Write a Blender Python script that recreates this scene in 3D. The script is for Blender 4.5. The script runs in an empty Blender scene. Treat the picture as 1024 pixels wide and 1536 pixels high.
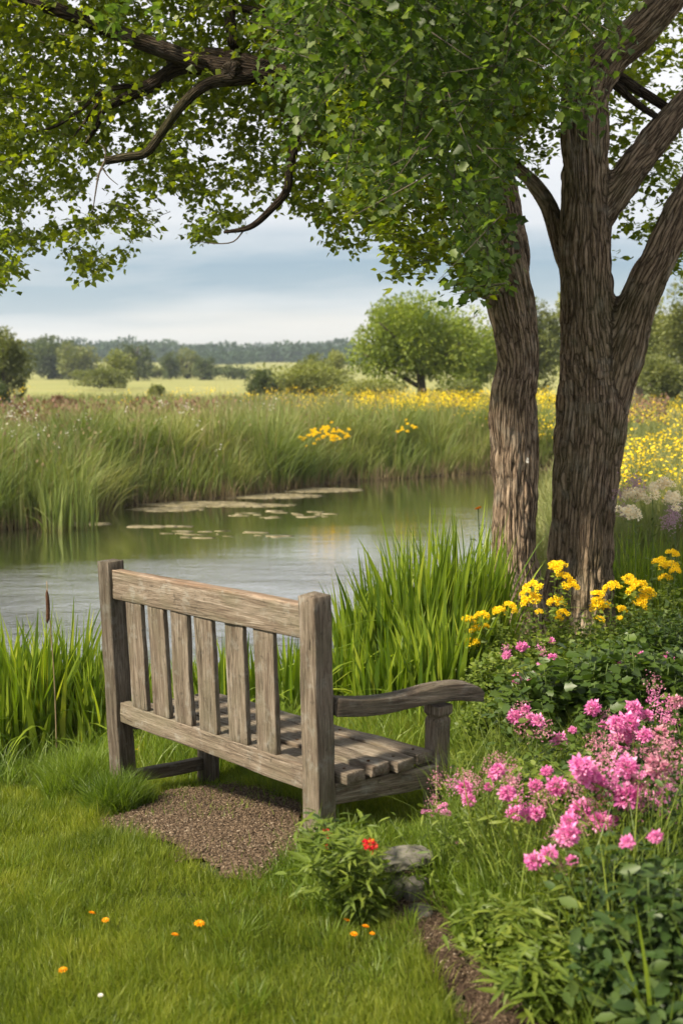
import bpy, math, random
import numpy as np
from mathutils import Vector, Matrix
random.seed(7)
RNG = np.random.default_rng(11)
U = RNG.uniform
scene = bpy.context.scene
COL = scene.collection

# ------------------------------------------------------------------ camera
CH, PITCH, F = 1.618, 0.117, 1834.0
cp, sp = math.cos(PITCH), math.sin(PITCH)
cam = bpy.data.cameras.new('camera'); camo = bpy.data.objects.new('camera', cam); COL.objects.link(camo)
camo.location = (0, 0, CH); camo.rotation_euler = (math.pi/2-PITCH, 0, 0)
cam.sensor_fit = 'HORIZONTAL'; cam.sensor_width = 24.0; cam.lens = F/1024*24
cam.clip_start = .05; cam.clip_end = 6000
cam.dof.use_dof = True; cam.dof.focus_distance = 5.4; cam.dof.aperture_fstop = 3.5
scene.camera = camo

def ray(px, py):
    a, b = (px-512)/F, (py-768)/F
    return np.array([a, cp-sp*b, -sp-cp*b])
def at(px, py, Y):
    d = ray(px, py); return np.array([0, 0, CH])+d*(Y/d[1])
def on_z(px, py, z):
    d = ray(px, py); return np.array([0, 0, CH])+d*((z-CH)/d[2])

# ------------------------------------------------------------------ numpy helpers
def sstep(a, b, x):
    t = np.clip((x-a)/(b-a), 0, 1); return t*t*(3-2*t)
def vnoise(P, seed=0):
    P = np.asarray(P, float); I = np.floor(P).astype(np.int64); f = P-I; f = f*f*(3-2*f); out = 0
    def h(i, j, k):
        n = (i*374761393+j*668265263+k*1274126177+seed*982451653) & 0xffffffff
        n = ((n ^ (n >> 13))*1274126177) & 0xffffffff
        return ((n ^ (n >> 16)) & 0xffff)/65535.0
    for dx in (0, 1):
        for dy in (0, 1):
            for dz in (0, 1):
                w = (f[:, 0] if dx else 1-f[:, 0])*(f[:, 1] if dy else 1-f[:, 1])*(f[:, 2] if dz else 1-f[:, 2])
                out = out+w*h(I[:, 0]+dx, I[:, 1]+dy, I[:, 2]+dz)
    return out
def fbm(P, oct=3, seed=0):
    P = np.asarray(P, float); s = 0; a = .5; t = 0
    for k in range(oct):
        s = s+a*vnoise(P*(2**k), seed+k); t += a; a *= .5
    return s/t
def n2(x, y, s=1., seed=0, oct=2):
    return fbm(np.stack([np.asarray(x)*s, np.asarray(y)*s, np.zeros_like(x)+.37], 1), oct, seed)
def inpoly(x, y, poly):
    x = np.asarray(x, float); y = np.asarray(y, float); r = np.zeros(x.shape, bool); n = len(poly)
    for i in range(n):
        x0, y0 = poly[i][:2]; x1, y1 = poly[(i+1) % n][:2]
        if y0 == y1: continue
        r ^= ((y0 > y) != (y1 > y)) & (x < (x1-x0)*(y-y0)/(y1-y0)+x0)
    return r
def dpoly(x, y, poly, closed=True):
    x = np.asarray(x, float); y = np.asarray(y, float); d = np.full(x.shape, 1e9); n = len(poly)
    for i in range(n if closed else n-1):
        x0, y0 = poly[i][:2]; x1, y1 = poly[(i+1) % n][:2]; ex, ey = x1-x0, y1-y0
        t = np.clip(((x-x0)*ex+(y-y0)*ey)/(ex*ex+ey*ey+1e-12), 0, 1)
        d = np.minimum(d, np.hypot(x-x0-t*ex, y-y0-t*ey))
    return d

# ------------------------------------------------------------------ terrain height
WATER = -.55
far_bank = [on_z(px, py, WATER)[:2] for px, py in [(-700, 880), (-300, 830), (-120, 806), (0, 795), (60, 790), (120, 778), (165, 760), (200, 757),
            (330, 747), (430, 735), (520, 722), (640, 715), (740, 708), (830, 702)]]
near_bank = [(4.0, 22), (2.9, 18.5), (2.1, 14), (1.35, 10.8), (.75, 9.0), (0., 8.3), (-1.5, 8.3), (-4, 8.0), (-8, 7.6), (-14, 6.5), (-18, 8)]
POND = [tuple(p) for p in far_bank]+near_bank
def G0(x, y):
    near = .1*np.clip(x+.09, -1.6, 4)-.1*np.clip(y-4.03, 0, 4.0)
    far = -.08+.12*(n2(x, y, .08, 5)-.5)
    t = sstep(9, 20, y)
    z = near*(1-t)+far*t
    z = z+4.5*sstep(230, 560, y)+6*sstep(600, 1000, y)*(.4+1.2*n2(x, y, .006, 9))
    return z
def G(x, y):
    x = np.atleast_1d(np.asarray(x, float)); y = np.atleast_1d(np.asarray(y, float))
    z = G0(x, y)
    m = (y > 5) & (y < 32) & (x > -30) & (x < 8)
    if m.any():
        xs, ys = x[m], y[m]; d = dpoly(xs, ys, POND); ins = inpoly(xs, ys, POND); zz = z[m]
        out = WATER+.03+(zz-WATER-.03)*sstep(0, .9, d)
        zz = np.where(ins, WATER+.03-np.minimum(d*.6, .7), out); z[m] = zz
    return z
def gz(x, y): return float(G([x], [y])[0])
def ground(px, py):
    z = 0.
    for _ in range(25):
        p = on_z(px, py, z); z = .5*z+.5*gz(p[0], p[1])
    return np.array([p[0], p[1], gz(p[0], p[1])])

# ------------------------------------------------------------------ objects
def tag(o, label=None, cat=None, group=None, kind=None):
    if label: o['label'] = label
    if cat: o['category'] = cat
    if group: o['group'] = group
    if kind: o['kind'] = kind
    return o
def empty(name, loc, label, cat, group=None):
    o = bpy.data.objects.new(name, None); COL.objects.link(o); o.location = tuple(float(v) for v in loc); o.empty_display_size = .1
    return tag(o, label, cat, group)
def link(name, me, mat=None, parent=None, world=True):
    """world=True: the mesh is in world coordinates; shift it to its parent's origin."""
    o = bpy.data.objects.new(name, me); COL.objects.link(o)
    if mat is not None and not me.materials: me.materials.append(mat)
    if parent is not None:
        o.parent = parent
        if world:
            w = Vector(parent.location); p = parent.parent
            while p is not None: w += Vector(p.location); p = p.parent
            o.location = -w
    return o
def rebase(o):
    """put a parentless mesh's origin at its base centre"""
    me = o.data; n = len(me.vertices); a = np.empty(n*3); me.vertices.foreach_get('co', a); a = a.reshape(-1, 3)
    c = np.array([a[:, 0].mean(), a[:, 1].mean(), a[:, 2].min()]); a -= c
    me.vertices.foreach_set('co', a.ravel()); o.location = tuple(c); me.update(); return o
def mesh_np(name, V, loops, totals, attrs=None, smooth=False, mats=None, mat_idx=None):
    me = bpy.data.meshes.new(name); V = np.ascontiguousarray(V, np.float32)
    me.vertices.add(len(V)); me.vertices.foreach_set('co', V.ravel())
    loops = np.ascontiguousarray(loops, np.int32); totals = np.ascontiguousarray(totals, np.int32)
    me.loops.add(len(loops)); me.loops.foreach_set('vertex_index', loops)
    me.polygons.add(len(totals)); st = np.concatenate([[0], np.cumsum(totals)[:-1]]).astype(np.int32)
    me.polygons.foreach_set('loop_start', st); me.polygons.foreach_set('loop_total', totals)
    if smooth: me.polygons.foreach_set('use_smooth', np.ones(len(totals), bool))
    if mats:
        for m in mats: me.materials.append(m)
    if mat_idx is not None: me.polygons.foreach_set('material_index', np.ascontiguousarray(mat_idx, np.int32))
    for k, v in (attrs or {}).items():
        v = np.asarray(v, np.float32)
        if v.ndim == 1:
            a = me.attributes.new(k, 'FLOAT', 'POINT'); a.data.foreach_set('value', v)
        else:
            a = me.attributes.new(k, 'FLOAT_VECTOR', 'POINT'); a.data.foreach_set('vector', v.ravel())
    me.update(calc_edges=True); return me
class Geo:
    """collects chunks of geometry into one mesh"""
    def __init__(s): s.V = []; s.L = []; s.T = []; s.R = []; s.P = []; s.n = 0
    def add(s, V, loops, totals, rnd, tt=None):
        V = np.asarray(V, float).reshape(-1, 3); s.V.append(V); s.L.append(np.asarray(loops)+s.n); s.T.append(np.asarray(totals))
        s.R.append(np.broadcast_to(np.asarray(rnd, float), (len(V),)) if np.ndim(rnd) == 0 else rnd)
        s.P.append(np.zeros(len(V)) if tt is None else tt); s.n += len(V); return s
    def mesh(s, name, mat, smooth=False):
        return mesh_np(name, np.concatenate(s.V), np.concatenate(s.L), np.concatenate(s.T),
                       {'rnd': np.concatenate(s.R), 'tip': np.concatenate(s.P)}, smooth, [mat])
def replicate(faces, nv, N):
    tl = np.concatenate([np.array(f) for f in faces]); tt = np.array([len(f) for f in faces])
    L = (tl[None, :]+(np.arange(N)*nv)[:, None]).ravel(); return L, np.tile(tt, N)
def norm(v): return v/np.maximum(np.linalg.norm(v, axis=-1, keepdims=True), 1e-9)

def add_blades(g, roots, h, w, lean, az=None, segs=3, rnd=None, droop=0., face=None):
    """tapered curved grass blades"""
    N = len(roots)
    if N == 0: return
    h = np.broadcast_to(h, (N,)); w = np.broadcast_to(w, (N,)); lean = np.broadcast_to(lean, (N,))
    az = U(0, 2*np.pi, N) if az is None else az; face = U(0, 2*np.pi, N) if face is None else face
    rnd = U(0, 1, N) if rnd is None else rnd
    dr = np.stack([np.cos(az), np.sin(az), 0*az], 1); sd = np.stack([np.cos(face), np.sin(face), 0*face], 1)
    V = np.zeros((N, 2*segs+1, 3)); TT = np.zeros((N, 2*segs+1))
    for k in range(segs+1):
        t = k/segs
        c = roots+dr*(h*lean*t**1.8)[:, None]; c[:, 2] += h*(t-(.35*lean**2+droop*lean)*t**2.6)
        if k == segs: V[:, 2*segs] = c; TT[:, 2*segs] = 1
        else:
            ww = (w*(1-t**2.2)*(.75+.25*min(1, t*4)))[:, None]*.5
            V[:, 2*k] = c-sd*ww; V[:, 2*k+1] = c+sd*ww; TT[:, 2*k:2*k+2] = t
    fs = [(2*k, 2*k+1, 2*k+3, 2*k+2) for k in range(segs-1)]+[(2*segs-2, 2*segs-1, 2*segs)]
    L, T = replicate(fs, 2*segs+1, N)
    g.add(V.reshape(-1, 3), L, T, np.repeat(rnd, 2*segs+1), TT.ravel())

# leaf templates: (verts with x = along the leaf 0..1, y = across, z = fold), faces
MAPLE = (np.array([[0, 0, 0], [.16, -.36, .06], [.38, -.28, .04], [.62, -.36, .07], [.70, -.19, .02], [1, 0, -.06],
                   [.70, .19, .02], [.62, .36, .07], [.38, .28, .04], [.16, .36, .06], [.45, 0, -.03]]),
         [(0, 1, 2, 10), (10, 2, 3, 4), (10, 4, 5, 6), (10, 6, 7, 8), (0, 10, 8, 9)])
OVAL = (np.array([[0, 0, 0], [.25, -.2, .05], [.6, -.22, .04], [1, 0, -.08], [.6, .22, .04], [.25, .2, .05], [.35, 0, -.02], [.65, 0, -.03]]),
        [(0, 1, 6), (1, 2, 7, 6), (2, 3, 7), (3, 4, 7), (4, 5, 6, 7), (5, 0, 6)])
LANCE = (np.array([[0, 0, 0], [.3, -.09, .03], [.65, -.08, .0], [1, 0, -.14], [.65, .08, .0], [.3, .09, .03], [.3, 0, 0], [.65, 0, -.03]]),
         [(0, 1, 6), (1, 2, 7, 6), (2, 3, 7), (3, 4, 7), (4, 5, 6, 7), (5, 0, 6)])
DIAM = (np.array([[0, 0, 0], [.5, -.33, .05], [1, 0, 0], [.5, .33, .05]]), [(0, 1, 2, 3)])
TRIP = (np.array([[0, 0, 0], [.34, -.38, .05], [.62, -.24, 0], [1, 0, -.03], [.62, .24, 0], [.34, .38, .05]]), [(0, 1, 2), (0, 2, 3, 4), (0, 4, 5)])
def add_leaves(g, P, D, size, tmpl, rnd=None, up=(0, 0, 1), upj=.6):
    """P positions, D directions (leaf axis), normals near up with jitter"""
    N = len(P)
    if N == 0: return
    size = np.broadcast_to(size, (N,)); rnd = U(0, 1, N) if rnd is None else rnd
    X = norm(D); Zv = np.asarray(up)+RNG.normal(0, upj, (N, 3)); Y = norm(np.cross(Zv, X)); Z = np.cross(X, Y)
    tv, tf = tmpl; n = len(tv)
    V = P[:, None, :]+size[:, None, None]*(tv[None, :, 0, None]*X[:, None]+tv[None, :, 1, None]*Y[:, None]+tv[None, :, 2, None]*Z[:, None])
    L, T = replicate(tf, n, N)
    g.add(V.reshape(-1, 3), L, T, np.repeat(rnd, n), np.tile(tv[:, 0], N))
def tube_data(path, radii, n=8, cap=True):
    path = np.asarray(path, float); m = len(path); radii = np.broadcast_to(radii, (m,))
    T = norm(np.gradient(path, axis=0)); ref = np.array([0, 0, 1.]) if abs(T[0][2]) < .9 else np.array([1., 0, 0])
    V = []; A = norm(np.cross(ref, T[0])[None])[0]
    for i in range(m):
        A = A-T[i]*A.dot(T[i]); A = A/np.linalg.norm(A); B = np.cross(T[i], A)
        th = np.arange(n)/n*2*np.pi
        V.append(path[i]+radii[i]*(np.cos(th)[:, None]*A+np.sin(th)[:, None]*B))
    V = np.concatenate(V); fs = []
    for i in range(m-1):
        for k in range(n):
            a = i*n+k; b = i*n+(k+1) % n; fs.append((a, b, b+n, a+n))
    if cap: fs.append(tuple(range(n))[::-1]); fs.append(tuple((m-1)*n+k for k in range(n)))
    L = np.concatenate([np.array(f) for f in fs]); Tt = np.array([len(f) for f in fs]); return V, L, Tt
def add_tube(g, path, radii, n=6, rnd=.5):
    V, L, T = tube_data(path, radii, n); g.add(V, L, T, rnd)
def spline(pts, m):
    """Catmull-Rom through points (k columns)"""
    P = np.asarray(pts, float); P = np.vstack([2*P[0]-P[1], P, 2*P[-1]-P[-2]]); n = len(P)-3; out = []
    for s in np.linspace(0, n-1e-6, m):
        i = int(s); t = s-i; a, b, c, d = P[i:i+4]
        out.append(.5*((2*b)+(-a+c)*t+(2*a-5*b+4*c-d)*t*t+(-a+3*b-3*c+d)*t**3))
    return np.array(out)

# ------------------------------------------------------------------ materials
class NT:
    def __init__(s, name, world=False):
        if world: s.m = bpy.data.worlds.new(name)
        else: s.m = bpy.data.materials.new(name)
        s.m.use_nodes = True; s.t = s.m.node_tree; s.t.nodes.clear()
    def n(s, typ, **kw):
        nd = s.t.nodes.new('ShaderNode'+typ); ins = kw.pop('i', {})
        for k, v in kw.items(): setattr(nd, k, v)
        for k, v in ins.items():
            if isinstance(v, bpy.types.NodeSocket): s.t.links.new(v, nd.inputs[k])
            else: nd.inputs[k].default_value = v
        return nd
    def ramp(s, fac, stops, interp='LINEAR'):
        r = s.n('ValToRGB'); r.color_ramp.interpolation = interp; e = r.color_ramp.elements
        while len(e) < len(stops): e.new(.5)
        for el, (p, c) in zip(e, stops):
            el.position = p; el.color = (c, c, c, 1) if isinstance(c, (int, float)) else (*c, 1)
        s.t.links.new(fac, r.inputs[0]); return r.outputs[0]
    def mixc(s, f, a, b, bt='MIX'):
        m = s.n('Mix', data_type='RGBA', blend_type=bt)
        for i, v in ((0, f), (6, a), (7, b)):
            if isinstance(v, bpy.types.NodeSocket): s.t.links.new(v, m.inputs[i])
            else: m.inputs[i].default_value = v if i == 0 else (*v, 1)
        return m.outputs[2]
    def math(s, op, a, b=None, c=None):
        m = s.n('Math', operation=op)
        for i, v in enumerate((a, b, c)):
            if v is None: continue
            if isinstance(v, bpy.types.NodeSocket): s.t.links.new(v, m.inputs[i])
            else: m.inputs[i].default_value = v
        return m.outputs[0]
    def noise(s, vec, scale, detail=4, rough=.55, dist=0.):
        nd = s.n('TexNoise', i={'Scale': scale, 'Detail': detail, 'Roughness': rough, 'Distortion': dist})
        if vec is not None: s.t.links.new(vec, nd.inputs['Vector'])
        return nd.outputs['Fac']
    def vec(s, sock, scale):
        return s.n('Mapping', i={'Vector': sock, 'Scale': scale}).outputs[0]
    def out(s, sh, slot='Surface'):
        o = s.n('OutputMaterial'); s.t.links.new(sh, o.inputs[slot]); return s.m
def leaf_mat(name, stops, trans=.35, rough=.55, tint=(1.25, 1.3, .55), wscale=.9, wamt=.5, tipc=None, spec=.35):
    n = NT(name); a = n.n('Attribute', attribute_name='rnd').outputs['Fac']
    pos = n.n('NewGeometry').outputs['Position']
    w = n.noise(pos, wscale, 3)
    f = n.math('ADD', n.math('MULTIPLY', a, 1-wamt), n.math('MULTIPLY', n.ramp(w, [(.3, 0.), (.7, 1.)]), wamt))
    c = n.ramp(f, stops)
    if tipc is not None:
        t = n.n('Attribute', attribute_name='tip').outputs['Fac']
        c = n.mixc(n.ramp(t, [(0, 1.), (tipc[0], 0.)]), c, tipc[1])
    hs = n.n('HueSaturation', i={'Saturation': 1.02, 'Value': 1.25, 'Color': c}).outputs[0]
    tc = n.mixc(1., hs, tint, 'MULTIPLY')
    b = n.n('BsdfPrincipled', i={'Base Color': c, 'Roughness': rough, 'Specular IOR Level': spec})
    tr = n.n('BsdfTranslucent', i={'Color': tc})
    mx = n.n('MixShader', i={0: trans, 1: b.outputs[0], 2: tr.outputs[0]})
    return n.out(mx.outputs[0])
def flower_mat(name, stops, trans=.3):
    return leaf_mat(name, stops, trans, .6, (1, 1, 1), 8, .25, spec=.2)
M = {}
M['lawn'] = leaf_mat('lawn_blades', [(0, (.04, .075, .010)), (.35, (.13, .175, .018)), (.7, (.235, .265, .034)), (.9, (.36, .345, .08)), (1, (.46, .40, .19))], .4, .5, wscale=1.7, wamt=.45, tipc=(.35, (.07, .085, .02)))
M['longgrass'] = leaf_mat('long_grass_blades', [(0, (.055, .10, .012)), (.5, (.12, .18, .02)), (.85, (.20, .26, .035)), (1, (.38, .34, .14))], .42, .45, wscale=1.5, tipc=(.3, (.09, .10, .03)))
M['iris'] = leaf_mat('iris_blades', [(0, (.05, .10, .012)), (.45, (.14, .205, .018)), (.8, (.24, .31, .03)), (1, (.42, .42, .06))], .42, .38, wscale=3, wamt=.2, tipc=(.25, (.12, .15, .03)), spec=.5)
M['reed'] = leaf_mat('reed_blades', [(0, (.055, .09, .022)), (.35, (.13, .175, .042)), (.7, (.23, .25, .08)), (1, (.40, .36, .17))], .3, .55, wscale=.45, wamt=.55, tipc=(.25, (.16, .12, .06)))
M['meadow'] = leaf_mat('meadow_blades', [(0, (.10, .13, .04)), (.4, (.17, .19, .065)), (.75, (.24, .23, .10)), (1, (.36, .28, .16))], .3, .6, wscale=.25, wamt=.6)
M['rust'] = leaf_mat('rusty_seedheads', [(0, (.13, .07, .045)), (.6, (.20, .11, .08)), (1, (.26, .18, .10))], .2, .7)
M['canopy'] = leaf_mat('tree_leaves', [(0, (.045, .075, .010)), (.45, (.115, .16, .017)), (.8, (.175, .22, .024)), (1, (.29, .30, .04))], .55, .45, (1.6, 1.5, .35), wscale=1.2, wamt=.35, spec=.4)
M['canopy_big'] = leaf_mat('broad_tree_leaves', [(0, (.03, .06, .014)), (.5, (.075, .12, .024)), (.85, (.15, .20, .04)), (1, (.30, .32, .06))], .5, .5, (1.2, 1.3, .5), wscale=1.6, wamt=.35, spec=.45)
M['bush'] = leaf_mat('bush_leaves', [(0, (.025, .05, .010)), (.5, (.055, .095, .015)), (.9, (.10, .15, .022)), (1, (.18, .21, .04))], .3, .42, wscale=2.5, wamt=.3, spec=.45)
M['fern'] = leaf_mat('feathery_leaves', [(0, (.06, .10, .014)), (.5, (.12, .17, .024)), (1, (.22, .26, .04))], .38, .5, wscale=2.5, wamt=.4)
M['grey_leaf'] = leaf_mat('grey_green_leaves', [(0, (.018, .038, .009)), (.5, (.042, .078, .017)), (1, (.10, .14, .035))], .28, .45, wscale=3, wamt=.3)
M['tree_mid'] = leaf_mat('yellow_green_leaves', [(0, (.10, .15, .022)), (.5, (.19, .24, .034)), (1, (.32, .33, .055))], .35, .6, wscale=.5, wamt=.45)
M['tree_olive'] = leaf_mat('olive_leaves', [(0, (.08, .10, .028)), (.5, (.14, .16, .045)), (1, (.22, .22, .07))], .3, .6, wscale=.3, wamt=.45)
M['tree_dark'] = leaf_mat('dark_leaves', [(0, (.04, .06, .022)), (.5, (.07, .095, .03)), (1, (.11, .135, .045))], .25, .6, wscale=.2, wamt=.4)
M['tree_light'] = leaf_mat('light_leaves', [(0, (.13, .155, .04)), (.5, (.20, .22, .06)), (1, (.28, .28, .09))], .3, .6, wscale=.3, wamt=.4)
M['wood_far'] = leaf_mat('woodland_leaves', [(0, (.02, .045, .022)), (.5, (.035, .07, .032)), (1, (.06, .095, .04))], .2, .7, wscale=.02, wamt=.6)
M['pink'] = flower_mat('pink_petals', [(0, (.55, .10, .34)), (.5, (.76, .22, .50)), (1, (.90, .50, .70))])
M['pink_pale'] = flower_mat('pale_pink_petals', [(0, (.34, .10, .15)), (.5, (.56, .22, .32)), (1, (.74, .46, .50))])
M['yellow'] = flower_mat('yellow_petals', [(0, (.78, .48, .008)), (.5, (.92, .66, .012)), (1, (.95, .78, .05))])
M['orange'] = flower_mat('orange_petals', [(0, (.80, .25, .005)), (.5, (.85, .36, .008)), (1, (.88, .45, .01))])
M['red'] = flower_mat('red_petals', [(0, (.50, .008, .02)), (.5, (.70, .02, .05)), (1, (.75, .10, .05))])
M['peach'] = flower_mat('peach_petals', [(0, (.90, .72, .46)), (.5, (.94, .84, .62)), (1, (.95, .92, .82))])
M['lilac'] = flower_mat('lilac_petals', [(0, (.34, .19, .25)), (.5, (.50, .32, .42)), (1, (.66, .5, .55))])
M['white'] = flower_mat('white_petals', [(0, (.7, .66, .6)), (1, (.85, .82, .78))])
M['stem'] = leaf_mat('green_stems', [(0, (.06, .10, .02)), (1, (.13, .18, .04))], .1, .6)
M['dry'] = leaf_mat('dead_stems', [(0, (.06, .038, .024)), (.6, (.12, .082, .05)), (1, (.22, .16, .10))], .1, .8)
M['straw'] = leaf_mat('dry_stalks', [(0, (.16, .11, .06)), (1, (.32, .25, .14))], .15, .7)

def bark_mat(name, base=1.0, scale=1.0):
    n = NT(name); v = n.n('Attribute', attribute_name='bark').outputs['Vector']
    wn = n.n('TexNoise', i={'Vector': n.vec(v, (9*scale, 9*scale, 5*scale)), 'Scale': 1., 'Detail': 4.}).outputs['Color']
    vw = n.n('VectorMath', operation='MULTIPLY_ADD', i={0: wn, 1: (.028/scale, .028/scale, .028/scale), 2: v}).outputs[0]
    a = n.noise(n.vec(vw, (46*scale, 46*scale, 3.6*scale)), 1., 6, .7, .2)
    b = n.noise(n.vec(v, (150*scale, 150*scale, 28*scale)), 1., 4, .7)
    vo = n.n('TexVoronoi', feature='DISTANCE_TO_EDGE', i={'Vector': n.vec(vw, (44*scale, 44*scale, 4.0*scale)), 'Scale': 1.})
    crack = n.ramp(vo.outputs[0], [(0, 0.), (.1, .55), (.32, 1.)])
    pos = n.n('NewGeometry').outputs['Position']; big = n.noise(pos, 1.6, 3); mid = n.noise(pos, 7, 4)
    hgt = n.math('ADD', n.math('MULTIPLY', a, .6), n.math('ADD', n.math('MULTIPLY', b, .25), n.math('MULTIPLY', crack, .6)))
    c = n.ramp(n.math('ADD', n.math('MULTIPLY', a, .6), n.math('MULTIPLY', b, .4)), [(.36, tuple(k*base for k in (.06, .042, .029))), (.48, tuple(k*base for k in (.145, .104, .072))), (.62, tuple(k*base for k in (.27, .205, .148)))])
    c = n.mixc(n.ramp(crack, [(.0, .92), (.8, 0.)]), c, tuple(k*base for k in (.022, .015, .011)))
    c = n.mixc(n.ramp(big, [(.5, 0.), (.75, .4)]), c, (.085, .10, .03))
    c = n.mixc(n.ramp(mid, [(.55, 0.), (.7, .3)]), c, tuple(k*base for k in (.30, .27, .22)))
    bu = n.n('Bump', i={'Strength': 1., 'Distance': .02, 'Height': hgt})
    return n.out(n.n('BsdfPrincipled', i={'Base Color': c, 'Roughness': .95, 'Specular IOR Level': .1, 'Normal': bu.outputs[0]}).outputs[0])
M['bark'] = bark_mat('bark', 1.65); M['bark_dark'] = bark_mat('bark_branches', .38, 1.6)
def plainbark():
    n = NT('far_bark'); p = n.n('NewGeometry').outputs['Position']
    c = n.ramp(n.noise(n.vec(p, (6, 6, 1.5)), 1.), [(.3, (.05, .04, .03)), (.7, (.13, .10, .075))])
    return n.out(n.n('BsdfPrincipled', i={'Base Color': c, 'Roughness': .9}).outputs[0])
M['far_bark'] = plainbark()

def wood_mat(name, light=1., warm=0.):
    n = NT(name); oc = n.n('TexCoord').outputs['Object']; rn = n.n('ObjectInfo').outputs['Random']
    off = n.n('CombineXYZ', i={0: n.math('MULTIPLY', rn, 37.), 1: n.math('MULTIPLY', rn, 11.), 2: n.math('MULTIPLY', rn, 5.)}).outputs[0]
    v = n.n('VectorMath', operation='ADD', i={0: oc, 1: off}).outputs[0]
    g1 = n.noise(n.vec(v, (3.2, 46, 46)), 1., 6, .68, 1.0)
    g2 = n.noise(n.vec(v, (12, 260, 260)), 1., 4, .7, .3)
    big = n.noise(n.vec(v, (5, 9, 9)), 1., 4, .6)
    spots = n.noise(v, 38, 3, .6)
    c = n.ramp(g1, [(.30, (.085*light, .055*light, .038*light)), (.47, (.175*light, .137*light, .10*light)), (.60, (.27*light, .222*light, .172*light)), (.75, (.37*light, .325*light, .27*light))])
    c = n.mixc(n.ramp(g2, [(.36, .75), (.55, 0.)]), c, (.06*light, .045*light, .032*light))
    c = n.mixc(n.ramp(big, [(.46, 0.), (.66, .45)]), c, (.13*light, .12*light, .075*light))
    c = n.mixc(n.ramp(spots, [(.62, 0.), (.72, .6)]), c, (.05, .042, .03))
    if warm:
        z = n.n('SeparateXYZ', i={0: n.n('TexCoord').outputs['Object']}).outputs[2]
        c = n.mixc(n.math('MULTIPLY', n.ramp(z, [(.045, 0.), (.0585, 1.)]), n.ramp(spots, [(.3, warm), (.7, warm*.5)])), c, (.42, .2, .10))
    cr = n.ramp(n.noise(n.vec(v, (2.2, 75, 75)), 1., 3, .55, .6), [(.485, 0.), (.5, 1.), (.515, 0.)]); cr = n.math('MULTIPLY', cr, n.ramp(n.noise(n.vec(v, (4, 12, 12)), 1., 2), [(.46, 0.), (.6, 1.)]))
    c = n.mixc(n.math('MULTIPLY', cr, .8), c, (.03, .022, .015))
    c = n.mixc(n.ramp(n.noise(v, 14, 5, .7), [(.55, 0.), (.7, .5)]), c, (.30*light, .30*light, .265*light))
    hgt = n.math('SUBTRACT', n.math('ADD', n.math('MULTIPLY', g1, .8), n.math('ADD', n.math('MULTIPLY', g2, .45), n.math('MULTIPLY', spots, .15))), n.math('MULTIPLY', cr, .6))
    bu = n.n('Bump', i={'Strength': .9, 'Distance': .006, 'Height': hgt})
    return n.out(n.n('BsdfPrincipled', i={'Base Color': c, 'Roughness': .82, 'Specular IOR Level': .25, 'Normal': bu.outputs[0]}).outputs[0])
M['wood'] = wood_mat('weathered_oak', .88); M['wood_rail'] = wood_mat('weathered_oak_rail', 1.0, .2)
M['wood_dark'] = wood_mat('weathered_oak_shaded', .55); M['wood_seat'] = wood_mat('weathered_oak_seat', .95); M['wood_arm'] = wood_mat('weathered_oak_arm', .62)  # wood_dark: same oak, shade on the bench's left end painted in as darker colour

def ground_mat():
    n = NT('ground'); p = n.n('NewGeometry').outputs['Position']
    fld = n.n('Attribute', attribute_name='field').outputs['Fac']; mud = n.n('Attribute', attribute_name='mud').outputs['Fac']
    a = n.noise(p, 14, 6, .65); b = n.noise(p, .12, 4, .6); s = n.noise(n.vec(p, (.02, .25, 1)), 1., 3)
    near = n.ramp(a, [(.3, (.022, .026, .01)), (.55, (.045, .055, .018)), (.75, (.08, .085, .035))])
    fc = n.ramp(b, [(.3, (.20, .205, .07)), (.55, (.26, .25, .095)), (.75, (.32, .29, .13))])
    fc = n.mixc(n.ramp(s, [(.4, 0.), (.65, .35)]), fc, (.14, .19, .045))
    c = n.mixc(fld, near, fc)
    c = n.mixc(mud, c, n.ramp(a, [(.3, (.035, .024, .016)), (.7, (.10, .07, .048))]))
    bu = n.n('Bump', i={'Strength': .5, 'Distance': .02, 'Height': a})
    return n.out(n.n('BsdfPrincipled', i={'Base Color': c, 'Roughness': .95, 'Specular IOR Level': .1, 'Normal': bu.outputs[0]}).outputs[0])
def soil_mat(name, cs, sc=60):
    n = NT(name); p = n.n('NewGeometry').outputs['Position']
    a = n.noise(p, sc, 6, .7); b = n.noise(p, 5, 3)
    c = n.ramp(n.math('ADD', n.math('MULTIPLY', a, .7), n.math('MULTIPLY', b, .3)), [(.36, cs[0]), (.5, cs[1]), (.66, cs[2])])
    bu = n.n('Bump', i={'Strength': 1., 'Distance': .01, 'Height': a})
    return n.out(n.n('BsdfPrincipled', i={'Base Color': c, 'Roughness': .95, 'Specular IOR Level': .1, 'Normal': bu.outputs[0]}).outputs[0])
M['ground'] = ground_mat()
M['mulch'] = soil_mat('bark_mulch', [(.045, .03, .019), (.11, .075, .05), (.20, .15, .105)])
M['soil'] = soil_mat('bare_soil', [(.02, .013, .009), (.05, .032, .022), (.10, .068, .046)], 45)
M['chip'] = leaf_mat('wood_chip', [(0, (.035, .024, .015)), (.5, (.12, .08, .05)), (.88, (.22, .155, .10)), (1, (.50, .42, .32))], .02, .85, wamt=.15)
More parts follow.
